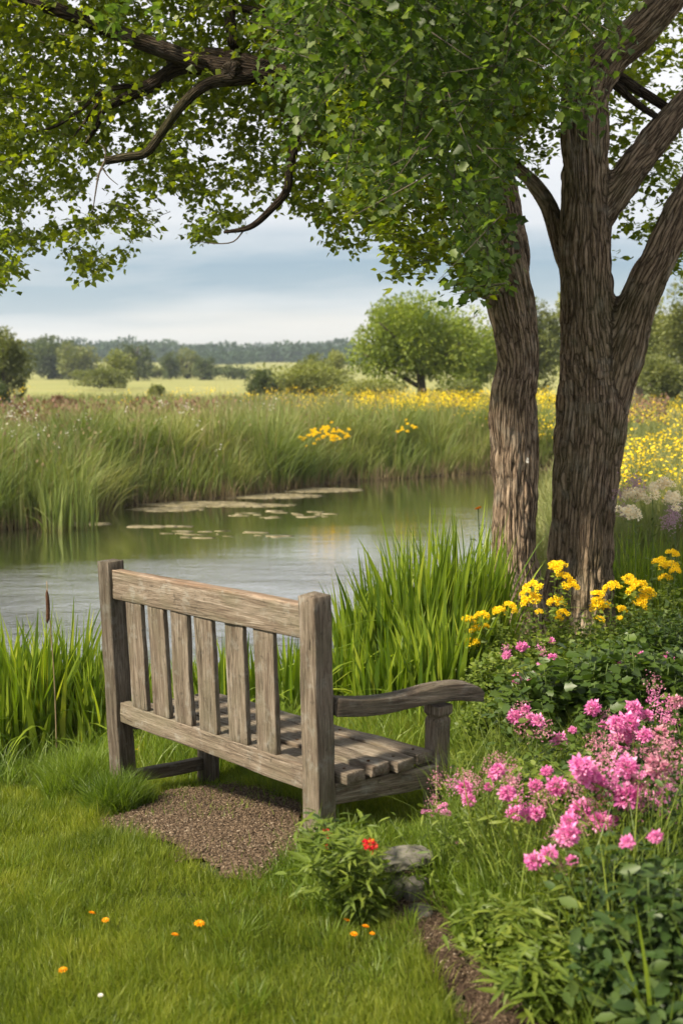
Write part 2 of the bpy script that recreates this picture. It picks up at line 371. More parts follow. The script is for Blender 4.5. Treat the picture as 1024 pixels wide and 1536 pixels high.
def rock_mat(name, k=1.):
    n = NT(name); p = n.n('NewGeometry').outputs['Position']
    a = n.noise(p, 22, 8, .65); b = n.noise(p, 6, 4)
    c = n.ramp(a, [(.3, (.05*k, .045*k, .036*k)), (.5, (.14*k, .13*k, .105*k)), (.7, (.27*k, .25*k, .205*k))])
    c = n.mixc(n.ramp(b, [(.5, 0.), (.66, .6)]), c, (.09, .10, .045))
    bu = n.n('Bump', i={'Strength': .8, 'Distance': .012, 'Height': a})
    return n.out(n.n('BsdfPrincipled', i={'Base Color': c, 'Roughness': .9, 'Normal': bu.outputs[0]}).outputs[0])
M['rock'] = rock_mat('mossy_stone', .8); M['rock2'] = rock_mat('brown_stone', .55)
def water_mat():
    n = NT('pond_water'); p = n.n('NewGeometry').outputs['Position']
    w1 = n.noise(n.vec(p, (1.8, 5., 1)), 1., 5, .62, .6); w2 = n.noise(n.vec(p, (11, 30, 1)), 1., 3, .6)
    calm = n.ramp(n.noise(n.vec(p, (.25, .5, 1)), 1., 2), [(.34, .3), (.58, 1.)])
    sy = n.n('SeparateXYZ', i={0: p}).outputs[1]; mr = n.n('MapRange', i={'Value': sy, 'From Min': 9.8, 'From Max': 14., 'To Min': 1., 'To Max': .07}).outputs[0]; calm = n.math('MULTIPLY', calm, mr)
    hgt = n.math('MULTIPLY', n.math('ADD', n.math('MULTIPLY', w1, .7), n.math('MULTIPLY', w2, .25)), calm)
    bu = n.n('Bump', i={'Strength': .8, 'Distance': .075, 'Height': hgt})
    d = n.n('BsdfDiffuse', i={'Color': (.028, .034, .014, 1), 'Normal': bu.outputs[0]}); gl = n.n('BsdfGlossy', i={'Color': (1, 1, 1, 1), 'Roughness': .02, 'Normal': bu.outputs[0]})
    fr = n.n('Fresnel', i={'IOR': 1.5, 'Normal': bu.outputs[0]}).outputs[0]
    b = n.n('MixShader', i={0: n.math('MINIMUM', n.math('MULTIPLY_ADD', fr, 1.15, .24), .95), 1: d.outputs[0], 2: gl.outputs[0]})
    return n.out(b.outputs[0])
M['water'] = water_mat()
M['algae'] = soil_mat('floating_algae', [(.10, .09, .045), (.19, .165, .10), (.31, .27, .19)], 12)
M['cattail'] = soil_mat('cattail_brown', [(.04, .02, .012), (.08, .04, .022), (.13, .07, .04)], 80)

# ------------------------------------------------------------------ world, sun, haze
SUN_EL, SUN_AZ = math.radians(46), math.radians(-122)      # azimuth from +Y (forward) clockwise to the right
sd = Vector((math.sin(SUN_AZ)*math.cos(SUN_EL), math.cos(SUN_AZ)*math.cos(SUN_EL), math.sin(SUN_EL)))
w = NT('World', True); scene.world = w.m
sky = w.n('TexSky', sky_type='NISHITA', sun_disc=False, sun_elevation=SUN_EL, sun_rotation=SUN_AZ)
gen = w.n('TexCoord').outputs['Generated']
sep = w.n('SeparateXYZ', i={0: gen})
dv = w.n('VectorMath', operation='DIVIDE', i={0: gen, 1: w.n('CombineXYZ', i={0: w.math('ADD', sep.outputs[2], .16), 1: w.math('ADD', sep.outputs[2], .16), 2: 1.}).outputs[0]}).outputs[0]
nz1 = w.noise(w.vec(dv, (.55, 1.0, 2.)), 1., 6, .55, .3)
nz2 = w.noise(w.vec(gen, (2.0, 2.0, 22.)), 1., 4, .5)
zz = w.math('ADD', sep.outputs[2], w.math('MULTIPLY', w.math('SUBTRACT', nz2, .5), .085))
band = w.ramp(zz, [(0., (.66, .62, .56)), (.034, (.76, .72, .66)), (.058, (.36, .44, .49)), (.085, (.25, .355, .44)), (.12, (.62, .64, .67)), (.2, (.80, .79, .80)), (1., (.52, .55, .58))])
cl = w.mixc(w.ramp(nz1, [(.46, 0.), (.64, .5)]), band, (.80, .78, .76))
bg1 = w.n('Background', i={'Color': sky.outputs[0], 'Strength': .06}); bg2 = w.n('Background', i={'Color': cl, 'Strength': .72})
mx = w.n('MixShader', i={0: .88, 1: bg1.outputs[0], 2: bg2.outputs[0]})
wo = w.n('OutputWorld'); w.t.links.new(mx.outputs[0], wo.inputs['Surface'])
sl = bpy.data.lights.new('sun', 'SUN'); sl.energy = 5.0; sl.angle = math.radians(6); sl.color = (1, .89, .70)
so = bpy.data.objects.new('sun', sl); COL.objects.link(so); so.rotation_euler = sd.to_track_quat('Z', 'Y').to_euler()
scene.view_settings.view_transform = 'Standard'; scene.view_settings.look = 'None'; scene.view_settings.exposure = 0.95
scene.view_settings.gamma = 1
cy = scene.cycles; cy.use_denoising = True; cy.max_bounces = 6; cy.diffuse_bounces = 3; cy.transmission_bounces = 4; cy.glossy_bounces = 3
cy.volume_bounces = 0; cy.sample_clamp_indirect = 6; cy.use_adaptive_sampling = True; cy.adaptive_threshold = .02
def haze():
    n = NT('haze_air'); v = n.n('VolumePrincipled', i={'Color': (.76, .87, 1., 1), 'Density': .0004, 'Anisotropy': .2})
    m = n.out(v.outputs[0], 'Volume')
    x, y0, y1, z0, z1 = 1300, -60, 1500, -3.2, 40
    V = [(-x, y0, z0), (x, y0, z0), (x, y1, z0), (-x, y1, z0), (-x, y0, z1), (x, y0, z1), (x, y1, z1), (-x, y1, z1)]
    fs = [(0, 3, 2, 1), (4, 5, 6, 7), (0, 1, 5, 4), (1, 2, 6, 5), (2, 3, 7, 6), (3, 0, 4, 7)]
    me = mesh_np('haze', np.array(V), np.array(fs).ravel(), np.full(6, 4), mats=[m]); tag(link('haze', me), kind='stuff')
haze()

# ------------------------------------------------------------------ ground sheet, pond, soil
MULCH = [ground(px, py)[:2] for px, py in [(150, 1236), (205, 1216), (255, 1190), (330, 1180), (395, 1188), (455, 1212), (468, 1265), (438, 1302), (370, 1326), (322, 1322), (280, 1296), (230, 1268), (170, 1255)]]
STRIP = [ground(px, py)[:2] for px, py in [(585, 1290), (640, 1285), (650, 1350), (690, 1420), (800, 1500), (870, 1600), (725, 1600), (655, 1480), (600, 1400), (575, 1340)]]
BED = [ground(px, py)[:2] for px, py in [(640, 1285), (650, 1350), (690, 1420), (790, 1500), (850, 1640)]]+[(2.2, 1.8), (4.5, 4.), (4.5, 7.2)]+[ground(px, py)[:2] for px, py in [(860, 985), (700, 1010), (715, 1080), (690, 1150), (670, 1210)]]
def grid_ground():
    xs = np.concatenate([-np.geomspace(1250, 4.2, 46), np.linspace(-4, 4, 200), np.geomspace(4.2, 1250, 46)])
    ys = np.concatenate([np.linspace(-50, 1.2, 12), np.linspace(1.4, 10, 215), np.linspace(10.1, 30, 150), np.geomspace(30.5, 1450, 90)])
    X, Y = np.meshgrid(xs, ys); x, y = X.ravel(), Y.ravel(); z = G(x, y)
    z = z+(.012*(n2(x, y, 6, 3)-.5))*(y < 12)*(~inpoly(x, y, POND))
    nx, ny = len(xs), len(ys); i, j = np.meshgrid(np.arange(nx-1), np.arange(ny-1)); a = (j*nx+i).ravel()
    L = np.stack([a, a+1, a+1+nx, a+nx], 1).ravel()
    d = dpoly(x, y, POND); mud = np.where(inpoly(x, y, POND) | (d < .35), 1., 0.)*(y < 40)
    mud = np.maximum(mud, inpoly(x, y, BED)*.6)
    return mesh_np('ground', np.stack([x, y, z], 1), L, np.full(len(a), 4), {'field': sstep(45, 62, y), 'mud': mud}, True, [M['ground']])
tag(link('ground', grid_ground()), kind='structure')
def sheet(name, poly, mat, lift=.004, step=.03, jit=.0):
    P = np.array(poly); x0, y0 = P.min(0); x1, y1 = P.max(0)
    xs = np.arange(x0, x1+step, step); ys = np.arange(y0, y1+step, step); X, Y = np.meshgrid(xs, ys); x, y = X.ravel(), Y.ravel()
    nx = len(xs); i, j = np.meshgrid(np.arange(nx-1), np.arange(len(ys)-1)); a = (j*nx+i).ravel()
    cx, cyy = x[a]+step/2, y[a]+step/2; wob = (n2(cx, cyy, 9, 4)-.5)*.2
    sdv = np.where(inpoly(cx, cyy, poly), 1, -1)*dpoly(cx, cyy, poly); a = a[sdv+wob > 0]
    L = np.stack([a, a+1, a+1+nx, a+nx], 1).ravel(); z = G(x, y)+lift+.006+jit*(n2(x, y, 18, 6, 3)-.3)
    used, inv = np.unique(L, return_inverse=True)
    return mesh_np(name, np.stack([x, y, z], 1)[used], inv, np.full(len(a), 4), None, True, [mat])
tag(link('mulch_patch', sheet('mulch_patch', MULCH, M['mulch'], .006, .02, .016)), kind='structure')
tag(link('soil_path', sheet('soil_path', STRIP, M['soil'], .006, .02, .03)), kind='structure')
me = mesh_np('pond', np.array([(-30, 5, WATER), (7, 5, WATER), (7, 31, WATER), (-30, 31, WATER)]), [0, 1, 2, 3], [4], mats=[M['water']])
tag(link('pond', me), kind='structure')
def chips(poly, N, name, label, mat, size):
    P = np.array(poly); x0, y0 = P.min(0); x1, y1 = P.max(0); x = U(x0, x1, N*3); y = U(y0, y1, N*3)
    k = (np.where(inpoly(x, y, poly), 1, -1)*dpoly(x, y, poly)+U(-.09, .02, N*3)+(n2(x, y, 9, 4)-.5)*.2) > 0; x, y = x[k][:N], y[k][:N]; n = len(x)
    g = Geo(); az = U(0, 6.28, n); D = np.stack([np.cos(az), np.sin(az), U(-.35, .35, n)], 1)
    b = np.array([[0, -.16, 0], [1, -.12, .03], [1, .14, 0], [0, .12, .04], [0, -.16, .1], [1, -.1, .13], [1, .12, .1], [0, .1, .14]])
    fs = [(0, 3, 2, 1), (4, 5, 6, 7), (0, 1, 5, 4), (1, 2, 6, 5), (2, 3, 7, 6), (3, 0, 4, 7)]
    add_leaves(g, np.stack([x, y, G(x, y)+U(.012, .024, n)], 1), D, U(size*.4, size*1.4, n), (b, fs), upj=.25)
    tag(link(name, g.mesh(name, mat)), label, name.replace('_', ' '), kind='stuff')
chips(MULCH, 24000, 'wood_chips', 'reddish brown wood chips spread on the bare patch behind the bench', M['chip'], .010)
chips(STRIP, 5000, 'soil_crumbs', 'crumbs of brown soil and bark along the bare strip by the flower bed', M['chip'], .009)
def dry_stems():
    g = Geo(); n = 5200; P = np.array(STRIP); x = U(P[:, 0].min(), P[:, 0].max(), n); y = U(P[:, 1].min(), P[:, 1].max(), n); k = (inpoly(x, y, STRIP) | (dpoly(x, y, STRIP) < .03)) & (n2(x, y, 9, 35) > .4); x, y = x[k], y[k]; n = len(x)
    add_blades(g, np.stack([x, y, G(x, y)+.005], 1), U(.02, .07, n), U(.0012, .0028, n), U(.6, 1.5, n), None, 4, None, .25)
    tag(link('dry_stems', g.mesh('dry_stems', M['dry'])), 'tangle of dry brown stems lying on the bare soil strip', 'dry stems', kind='stuff')
dry_stems()

# ------------------------------------------------------------------ grass
FEET = [(float(at(a, b, Y)[0]), Y-.12) for a, b, Y in ((482, 1268, 4.03), (313, 1195, 5.13), (652, 1215, 4.29), (655, 1240, 4.2), (500, 1250, 4.0), (300, 1200, 4.95), (640, 1230, 4.1))]
def clearance(x, y):
    """signed distance outside mulch and strip"""
    a = np.where(inpoly(x, y, MULCH), -1, 1)*dpoly(x, y, MULCH); b = np.where(inpoly(x, y, STRIP), -1, 1)*dpoly(x, y, STRIP); return np.minimum(a, b)
def lawn():
    N = 560000; y = 2.2*np.exp(U(0, 1, N)*math.log(8.6/2.2)); x = U(-1, 1, N)*(.31*y+.12)
    k = (clearance(x, y)+U(-.03, .02, N) > 0) & (~inpoly(x, y, BED)); x, y = x[k], y[k]
    ins = inpoly(x, y, POND); d = dpoly(x, y, POND); k = (~ins) & (d > .15); x, y = x[k], y[k]
    g = Geo(); n = len(x); s = n2(x, y, 1.9, 2); s2 = n2(x, y, 9, 8)
    h = (.006+.05*s+.055*s2*s2)*U(.45, 1.4, n); h *= 1+1.1*sstep(4.9, 6.5, y)
    for fx, fy in FEET: h *= 1-.72*np.exp(-((x-fx)**2+(y-fy)**2)/.16**2)
    edge = np.clip(1-clearance(x, y)/.16, 0, 1); h *= 1+.8*edge*U(0, 1, n)
    cl = n2(x, y, 16, 12); az = n2(x, y, 3, 15)*9+U(-2.6, 2.6, n)
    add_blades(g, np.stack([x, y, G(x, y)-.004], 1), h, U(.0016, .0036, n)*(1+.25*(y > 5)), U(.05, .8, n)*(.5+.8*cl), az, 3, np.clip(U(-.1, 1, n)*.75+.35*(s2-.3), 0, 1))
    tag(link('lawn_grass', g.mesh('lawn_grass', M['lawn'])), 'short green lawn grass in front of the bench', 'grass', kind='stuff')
lawn()
def longgrass():
    g = Geo()
    def patch(px, py, r, n, h, w=.004, lean=(.2, .9)):
        c = ground(px, py); rr = r*np.sqrt(U(0, 1, n)); a = U(0, 6.28, n); x = c[0]+rr*np.cos(a); y = c[1]+rr*np.sin(a)*1.0
        k = (clearance(x, y) > -.04) & np.all([np.hypot(x-fx, y-fy) > .11 for fx, fy in FEET[:4]], 0); x, y = x[k], y[k]; m = len(x)
        add_blades(g, np.stack([x, y, G(x, y)-.005], 1), h*U(.35, 1.1, m)*(1-.4*(rr[k]/r)**2), U(.6, 1.4, m)*w, U(*lean, m), None, 5)
    for a in [(125, 1192, .17, 3600, .26), (172, 1218, .12, 2400, .22), (60, 1140, .25, 2200, .18), (222, 1225, .08, 500, .12), (205, 1215, .12, 900, .10), (90, 1160, .3, 2500, .13), (495, 1275, .10, 900, .16), (525, 1310, .12, 900, .14), (455, 1290, .14, 800, .13),
              (395, 1310, .14, 300, .09), (545, 1345, .14, 1500, .20), (520, 1360, .12, 900, .16), (470, 1310, .07, 500, .22), (480, 1330, .2, 1200, .11), (590, 1262, .10, 600, .08), (670, 1262, .12, 900, .13), (700, 1290, .18, 2200, .20), (715, 1345, .10, 1300, .18),
              (770, 1385, .13, 1600, .20), (790, 1335, .2, 2400, .24), (690, 1232, .12, 900, .10), (730, 1170, .22, 2200, .14), (740, 1120, .3, 2600, .16), (560, 1250, .1, 400, .07),
              (700, 1240, .2, 1800, .16), (850, 1450, .12, 900, .2), (900, 1510, .1, 700, .2), (980, 1480, .12, 500, .3), (620, 1400, .06, 260, .10), (590, 1440, .08, 260, .08)]:
        patch(*a)
    for _ in range(75):
        yy = 2.5+3*random.random(); patch_x = random.uniform(-.31, .12)*yy; r_ = random.uniform(.02, .06); m = random.randint(30, 110); a = U(0, 6.28, m); rr = r_*np.sqrt(U(0, 1, m)); xx, y2 = patch_x+rr*np.cos(a), yy+rr*np.sin(a)
        k = (clearance(xx, y2) > 0) & (~inpoly(xx, y2, BED)); xx, y2, a = xx[k], y2[k], a[k]; m = len(xx)
        if m: add_blades(g, np.stack([xx, y2, G(xx, y2)-.003], 1), random.uniform(.05, .10)*U(.5, 1.1, m), .003, U(.2, 1., m), a, 4)
    # taller grass along the near bank and behind the bench
    n = 30000; x = U(-2.6, 1.2, n); y = U(5.2, 8.4, n); k = (~inpoly(x, y, POND)) & (n2(x, y, 2.5, 31) > .36); x, y = x[k], y[k]; m = len(x)
    add_blades(g, np.stack([x, y, G(x, y)-.005], 1), U(.08, .26, m)*(.5+.9*n2(x, y, 2, 32)), U(.003, .006, m), U(.2, .9, m), None, 4)
    n = 3500; x = U(-1.4, 0.2, n); y = U(4.5, 5.6, n); m = n
    add_blades(g, np.stack([x, y, G(x, y)-.005], 1), U(.02, .06, m), U(.003, .005, m), U(.2, .9, m), None, 4)
    n = 1500; x = U(-1.2, .1, n); y = U(3.6, 4.9, n); k = inpoly(x, y, MULCH) & (n2(x, y, 6, 33)+U(-.15, .15, n) > .5); x, y = x[k], y[k]; m = len(x)
    add_blades(g, np.stack([x, y, G(x, y)], 1), U(.02, .06, m), .003, U(.2, .9, m), None, 3)
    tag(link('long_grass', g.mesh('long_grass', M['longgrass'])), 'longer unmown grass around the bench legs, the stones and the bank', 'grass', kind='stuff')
longgrass()

def along_far_bank(n, off0, off1, x0=-8.5, x1=6):
    """points a given distance behind the far bank"""
    fb = np.array(far_bank); seg = np.linalg.norm(np.diff(fb, axis=0), axis=1); cs = np.concatenate([[0], np.cumsum(seg)])
    s = U(0, cs[-1], n*2); px = np.interp(s, cs, fb[:, 0]); py = np.interp(s, cs, fb[:, 1])
    o = U(off0, off1, n*2); x = px-o*.25; y = py+o; k = (x > -.34*y-1) & (x < .34*y+1); return x[k][:n], y[k][:n]
def reeds():
    g = Geo(); x, y = along_far_bank(34000, -.1, 4.5); k = (~inpoly(x, y, POND)) | (dpoly(x, y, POND) < .12); x, y = x[k], y[k]; n = len(x)
    cl = n2(x, y, 1.1, 41, 3); k = U(0, 1, n) < sstep(.25, .5, cl)+.15; x, y, cl = x[k], y[k], cl[k]; n = len(x)
    h = (.35+.95*cl)*U(.4, 1.2, n)*(1.05-.012*np.clip(y-16, 0, 20)); az = n2(x, y, .9, 43)*14+U(-.8, .8, n)
    add_blades(g, np.stack([x, y, G(x, y)-.02], 1), h, U(.008, .026, n), U(.05, .8, n)*(.4+n2(x, y, 1.6, 44)), az+U(-1.6, 1.6, n), 5, np.clip(U(0, 1, n)*.7+.5*(n2(x, y, .6, 45)-.35), 0, 1), .15)
    tx, ty = along_far_bank(420, .05, 3.6)
    for a_, b_ in zip(tx, ty):
        if inpoly([a_], [b_], POND)[0]: continue
        m = random.randint(60, 150); r_ = random.uniform(.12, .38); rr = r_*np.sqrt(U(0, 1, m)); th = U(0, 6.28, m); xx, yy = a_+rr*np.cos(th), b_+rr*np.sin(th)
        hh = random.uniform(.55, 1.45)*U(.6, 1.1, m); tone = random.uniform(0, .75)
        add_blades(g, np.stack([xx, yy, G(xx, yy)-.02], 1), hh, U(.010, .024, m), U(.15, .9, m), th+U(-.8, .8, m), 5, np.clip(tone+U(-.15, .3, m), 0, 1), .25)
    tag(link('bank_reeds', g.mesh('bank_reeds', M['reed'])), 'mass of tall green reeds and sedge along the far bank of the pond', 'reeds', kind='stuff')
    g = Geo(); x, y = along_far_bank(3000, -.25, .35); n = len(x)
    add_blades(g, np.stack([x, y, np.maximum(G(x, y), WATER)-.02], 1), U(.1, .5, n), U(.006, .014, n), U(.1, .8, n), None, 3)
    x, y = along_far_bank(3600, .0, 4.6); k = (~inpoly(x, y, POND)) & (n2(x, y, 1.3, 47) > .42); x, y = x[k], y[k]; n = len(x)
    add_blades(g, np.stack([x, y, G(x, y)-.02], 1), U(.5, 1.55, n)*(.7+.5*n2(x, y, .9, 48)), U(.006, .013, n), U(.02, .5, n), None, 4)
    tp = np.stack([x, y, G(x, y)+U(.7, 1.2, n)], 1)[::4]; add_leaves(g, tp, RNG.normal(0, .35, tp.shape)+[0, 0, 1], U(.03, .07, len(tp)), DIAM, upj=.9)
    tag(link('dry_reed_stalks', g.mesh('dry_reed_stalks', M['straw'])), 'dry brown stalks and seed heads among the far reeds', 'reeds', kind='stuff')
reeds()
def meadow():
    g = Geo(); N = 110000; y = 19*np.exp(U(0, 1, N)*math.log(62/19.)); x = U(-1, 1, N)*(.32*y+1)
    d = dpoly(x, y, POND); k = (~inpoly(x, y, POND)) & (d > 1.6); x, y, d = x[k], y[k], d[k]; n = len(x)
    h = (.24+.6*n2(x, y, .35, 51, 3))*U(.5, 1.2, n); h *= np.where(x > 6, .9, 1)
    add_blades(g, np.stack([x, y, G(x, y)-.02], 1), h, U(.02, .045, n)*(y/30)**.7, U(.1, .8, n), None, 3, None, .1)
    # the near right meadow strip beside the trunks
    n = 26000; y = U(10.5, 24, n); x = U(.05, .36, n)*y+.8; d = dpoly(x, y, POND); k = (~inpoly(x, y, POND)) & (d > .1); x, y = x[k], y[k]; n = len(x)
    add_blades(g, np.stack([x, y, G(x, y)-.02], 1), U(.25, .75, n)*(.5+.8*n2(x, y, .7, 52)), U(.012, .024, n), U(.1, .7, n), None, 4)
    tag(link('meadow_plants', g.mesh('meadow_plants', M['meadow'])), 'tall pale meadow plants in the field beyond the pond', 'meadow', kind='stuff')
meadow()
def scatter_heads(name, label, mat, pts, size, n_each, spread, stem_h=None):
    """small flower heads in number: pts (n,3) head centres"""
    g = Geo(); n = len(pts); P = np.repeat(pts, n_each, 0)+RNG.normal(0, 1, (n*n_each, 3))*np.array(spread)
    D = RNG.normal(0, 1, (len(P), 3)); D[:, 2] = np.abs(D[:, 2])*.4
    add_leaves(g, P, D, size*U(.6, 1.3, len(P)), DIAM, upj=.8)
    tag(link(name, g.mesh(name, mat)), label, 'flowers', kind='stuff')
def px_region(rects, n):
    """rects: (px0,px1,Y0,Y1,weight, topz) -> head points"""
    out = []
    for (a, b, y0, y1, wt, z0, z1) in rects:
        m = int(n*wt); y = U(y0, y1, m); x = (U(a, b, m)-512)/F*y; k = n2(x, y, .8, 61) > .42; x, y = x[k], y[k]
        out.append(np.stack([x, y, G(x, y)+U(z0, z1, len(x))], 1))
    return np.concatenate(out)
scatter_heads('yellow_meadow_flowers', 'drift of small yellow flowers over the meadow beyond the pond', M['yellow'],
              px_region([(540, 850, 26, 38, 1.0, .75, 1.05), (400, 740, 26, 46, .3, .7, 1.05), (250, 420, 30, 44, .04, .8, 1.1), (0, 230, 28, 40, .02, .8, 1.1), (850, 1060, 22, 38, .30, .4, .9), (895, 1060, 13, 20, .26, .3, .7)], 1000), .045, 8, (.11, .11, .06))
scatter_heads('white_meadow_flowers', 'scattered small white flowers among the far bank reeds', M['white'],
              px_region([(0, 180, 17.5, 24, .5, .7, 1.05), (180, 420, 20, 27, .3, .8, 1.05)], 90), .04, 6, (.05, .05, .05))
def rust():
    g = Geo(); n = 1800; y = U(25, 31, n); x = (U(-20, 330, n)-512)/F*y+RNG.normal(0, .3, n); k = n2(x, y, .5, 71) > .42; x, y = x[k], y[k]; n = len(x)
    P = np.stack([x, y, G(x, y)+U(.45, 1.0, n)*.95], 1); add_leaves(g, P, RNG.normal(0, .5, (n, 3))+np.array([0, 0, 1]), U(.05, .14, n), DIAM, upj=.9)
    y = U(26, 34, 900); x = (U(860, 1000, 900)-512)/F*y; P = np.stack([x, y, G(x, y)+U(.5, 1., 900)], 1); add_leaves(g, P, RNG.normal(0, .5, (900, 3))+np.array([0, 0, 1]), .07, DIAM, upj=.9)
    tag(link('rusty_dock_heads', g.mesh('rusty_dock_heads', M['rust'])), 'rust brown seed heads in a band across the meadow', 'seed heads', kind='stuff')
rust()

# ------------------------------------------------------------------ floating algae
def algae():
    g = Geo(); pts = []
    def mat_(px, py, rx, ry, n):
        c = on_z(px, py, WATER)
        for _ in range(n*9):
            a, r = random.uniform(0, 6.28), math.sqrt(random.random()); x = c[0]+math.cos(a)*r*rx; y = c[1]+math.sin(a)*r*ry
            s = random.uniform(.015, .075); k = random.randint(7, 11); th = np.sort(U(0, 6.28, k)); rr = s*U(.45, 1.1, k)
            top = np.stack([x+2.8*rr*np.cos(th), y+.9*rr*np.sin(th), np.full(k, WATER+random.uniform(.003, .008))], 1); bot = top.copy(); bot[:, 2] = WATER-.01
            fs = [tuple(range(k))]+[(i, i+k, (i+1) % k+k, (i+1) % k) for i in range(k)]
            g.add(np.vstack([top, bot]), np.concatenate([np.array(f) for f in fs]), np.array([len(f) for f in fs]), .5)
    for a in [(300, 756, .9, .35, 60), (390, 744, 1.0, .4, 60), (470, 735, .8, .4, 40), (250, 764, .5, .25, 20), (360, 758, .8, .25, 22), (115, 786, .4, .2, 5), (235, 790, .4, .12, 4), (340, 800, .9, .5, 2), (420, 772, .8, .5, 3)]:
        mat_(*a)
    tag(link('floating_algae', g.mesh('floating_algae', M['algae'])), 'pale rafts of algae and debris floating by the far bank', 'algae', kind='stuff')
algae()

# ------------------------------------------------------------------ far trees
def crown_mesh(name, mat, c, R, n_clump, n_leaf, size, seed, squash=.85, tm=DIAM, lumps=.38):
    """leaf clumps on lobes through the crown volume"""
    r = np.random.default_rng(seed); g = Geo(); lobes = []
    for _ in range(n_clump):
        d = r.normal(0, 1, 3); d /= np.linalg.norm(d); d[2] = d[2]*squash; k = r.uniform(.35, 1.0)
        lobes.append((np.array(c)+d*np.array(R)*k*(1-lumps*.55), r.uniform(.55, 1.1)*lumps))
    per = max(4, n_leaf//n_clump); P = []; 
    for lc, lr in lobes:
        d = r.normal(0, 1, (per, 3)); d = norm(d)*r.uniform(.35, 1.0, (per, 1))**.5
        P.append(lc+d*lr*np.array(R))
    P = np.concatenate(P); D = norm(P-np.array(c))+r.normal(0, .6, P.shape)
    add_leaves(g, P, D, size*r.uniform(.6, 1.4, len(P)), tm, r.uniform(0, 1, len(P)), upj=.7); return g.mesh(name, mat)
def far_tree(px, base_py, top_py, wpx, Y, mat, label, cat='tree', name='field_tree', trunk=True, seed=1, n=4200, group='trees and bushes beyond the pond', lo=.25, base_z=None, nc=None):
    x = (px-512)/F*Y; z = gz(x, Y) if base_z is None else base_z; zt = at(px, top_py, Y)[2]; H = zt-z; wr = wpx/F*Y/2
    e = empty(name, (x, Y, z), label, cat, group)
    cz = z+H*(lo+(1-lo)/2); R = (wr, wr*.9, H*(1-lo)/2)
    s = math.sqrt(wr*H)
    link('crown', crown_mesh('crown', M[mat], (x, Y, cz), R, nc or 34, int(n*1.8), s*5./math.sqrt(n*1.8), seed), None, e)
    if trunk:
        g = Geo(); r0 = .045*H
        add_tube(g, spline([(x, Y, z-.1), (x+.02*H, Y, z+H*.2), (x-.01*H, Y, z+H*.45), (x+.03*H, Y, z+H*.75)], 10), np.linspace(r0, r0*.25, 10), 8)
        for k in range(5):
            a = k*2.4+seed; b = z+H*(.22+.07*k); add_tube(g, spline([(x, Y, b), (x+math.cos(a)*wr*.35, Y+math.sin(a)*wr*.3, b+H*.12), (x+math.cos(a)*wr*.7, Y+math.sin(a)*wr*.6, b+H*.25)], 6), np.linspace(r0*.45, r0*.1, 6), 6)
        link('trunk', g.mesh('trunk', M['far_bark'], True), None, e)
    return e
far_tree(628, 612, 420, 245, 44, 'tree_mid', 'rounded yellow green tree with a short leaning trunk in the meadow', n=15000, seed=3, lo=.12, nc=60)
far_tree(10, 600, 478, 90, 48, 'tree_olive', 'olive green tree cut off by the left edge of the photo', seed=4, n=6000, lo=.02)
far_tree(-6, 610, 560, 60, 42, 'tree_dark', 'low dark bush at the foot of the leftmost tree', 'bush', 'field_bush', False, 5, 1800, lo=0)
far_tree(76, 566, 496, 120, 190, 'tree_dark', 'broad dark green tree at the left of the far field edge', seed=6, n=2600, lo=-.15)
far_tree(122, 562, 504, 76, 180, 'tree_olive', 'olive tree touching the dark one at the far field edge', seed=7, n=2000, lo=-.15)
far_tree(152, 612, 548, 100, 95, 'tree_olive', 'low spreading olive bush in the middle of the field', 'bush', 'field_bush', False, 8, 2600, lo=0)
far_tree(178, 590, 515, 66, 105, 'tree_light', 'light green rounded tree just behind the olive field bush', seed=9, n=2600, lo=-.15)
far_tree(208, 562, 503, 56, 170, 'tree_dark', 'tall narrow dark tree right of the light green one', seed=10, n=1600, lo=-.15)
far_tree(257, 562, 522, 38, 190, 'tree_dark', 'small dark conical tree standing alone in the far field', seed=11, n=1800, lo=-.2)
far_tree(282, 562, 520, 50, 200, 'tree_olive', 'small olive tree between the dark cone and the far hedge', seed=12, n=1800, lo=-.2)
far_tree(306, 564, 530, 50, 180, 'tree_dark', 'low dark round tree at the right end of the far group', seed=13, n=1800, lo=-.2)
far_tree(345, 563, 548, 90, 190, 'tree_dark', 'low dark hedge bush trailing right across the far field', 'bush', 'field_bush', False, 14, 700, lo=0)
far_tree(236, 605, 573, 30, 60, 'tree_olive', 'little dark shrub poking up at the near edge of the field', 'bush', 'field_bush', False, 15, 700, lo=0)
far_tree(88, 610, 590, 50, 45, 'rust', 'small brown bush in the meadow at left', 'bush', 'field_bush', False, 16, 700, lo=0)
far_tree(20, 562, 528, 70, 200, 'tree_dark', 'low dark hedge at the far left behind the olive tree', 'bush', 'field_bush', False, 41, 900, lo=0)
far_tree(232, 562, 545, 60, 200, 'tree_olive', 'low hedge between the narrow dark tree and the dark cone', 'bush', 'field_bush', False, 42, 700, lo=0)
far_tree(395, 612, 548, 64, 60, 'tree_dark', 'dark green round bush where the meadow meets the hedge', 'bush', 'field_bush', False, 17, 2600, lo=0)
far_tree(470, 612, 536, 190, 62, 'tree_light', 'wide pale green willow bush behind the meadow flowers', 'bush', 'field_bush', False, 18, 5200, lo=0)
far_tree(430, 612, 556, 60, 66, 'tree_olive', 'olive bush between the dark bush and the pale willow', 'bush', 'field_bush', False, 19, 2000, lo=0)
far_tree(470, 590, 527, 60, 85, 'tree_olive', 'distant green bush showing above the pale willow', 'bush', 'field_bush', False, 20, 1800, lo=0)
far_tree(500, 580, 520, 60, 100, 'tree_light', 'light bushy tree just left of the rounded meadow tree', seed=21, n=2200, lo=0)
far_tree(555, 615, 560, 120, 58, 'tree_light', 'low pale scrub under the left of the rounded meadow tree', 'bush', 'field_bush', False, 22, 3200, lo=0)
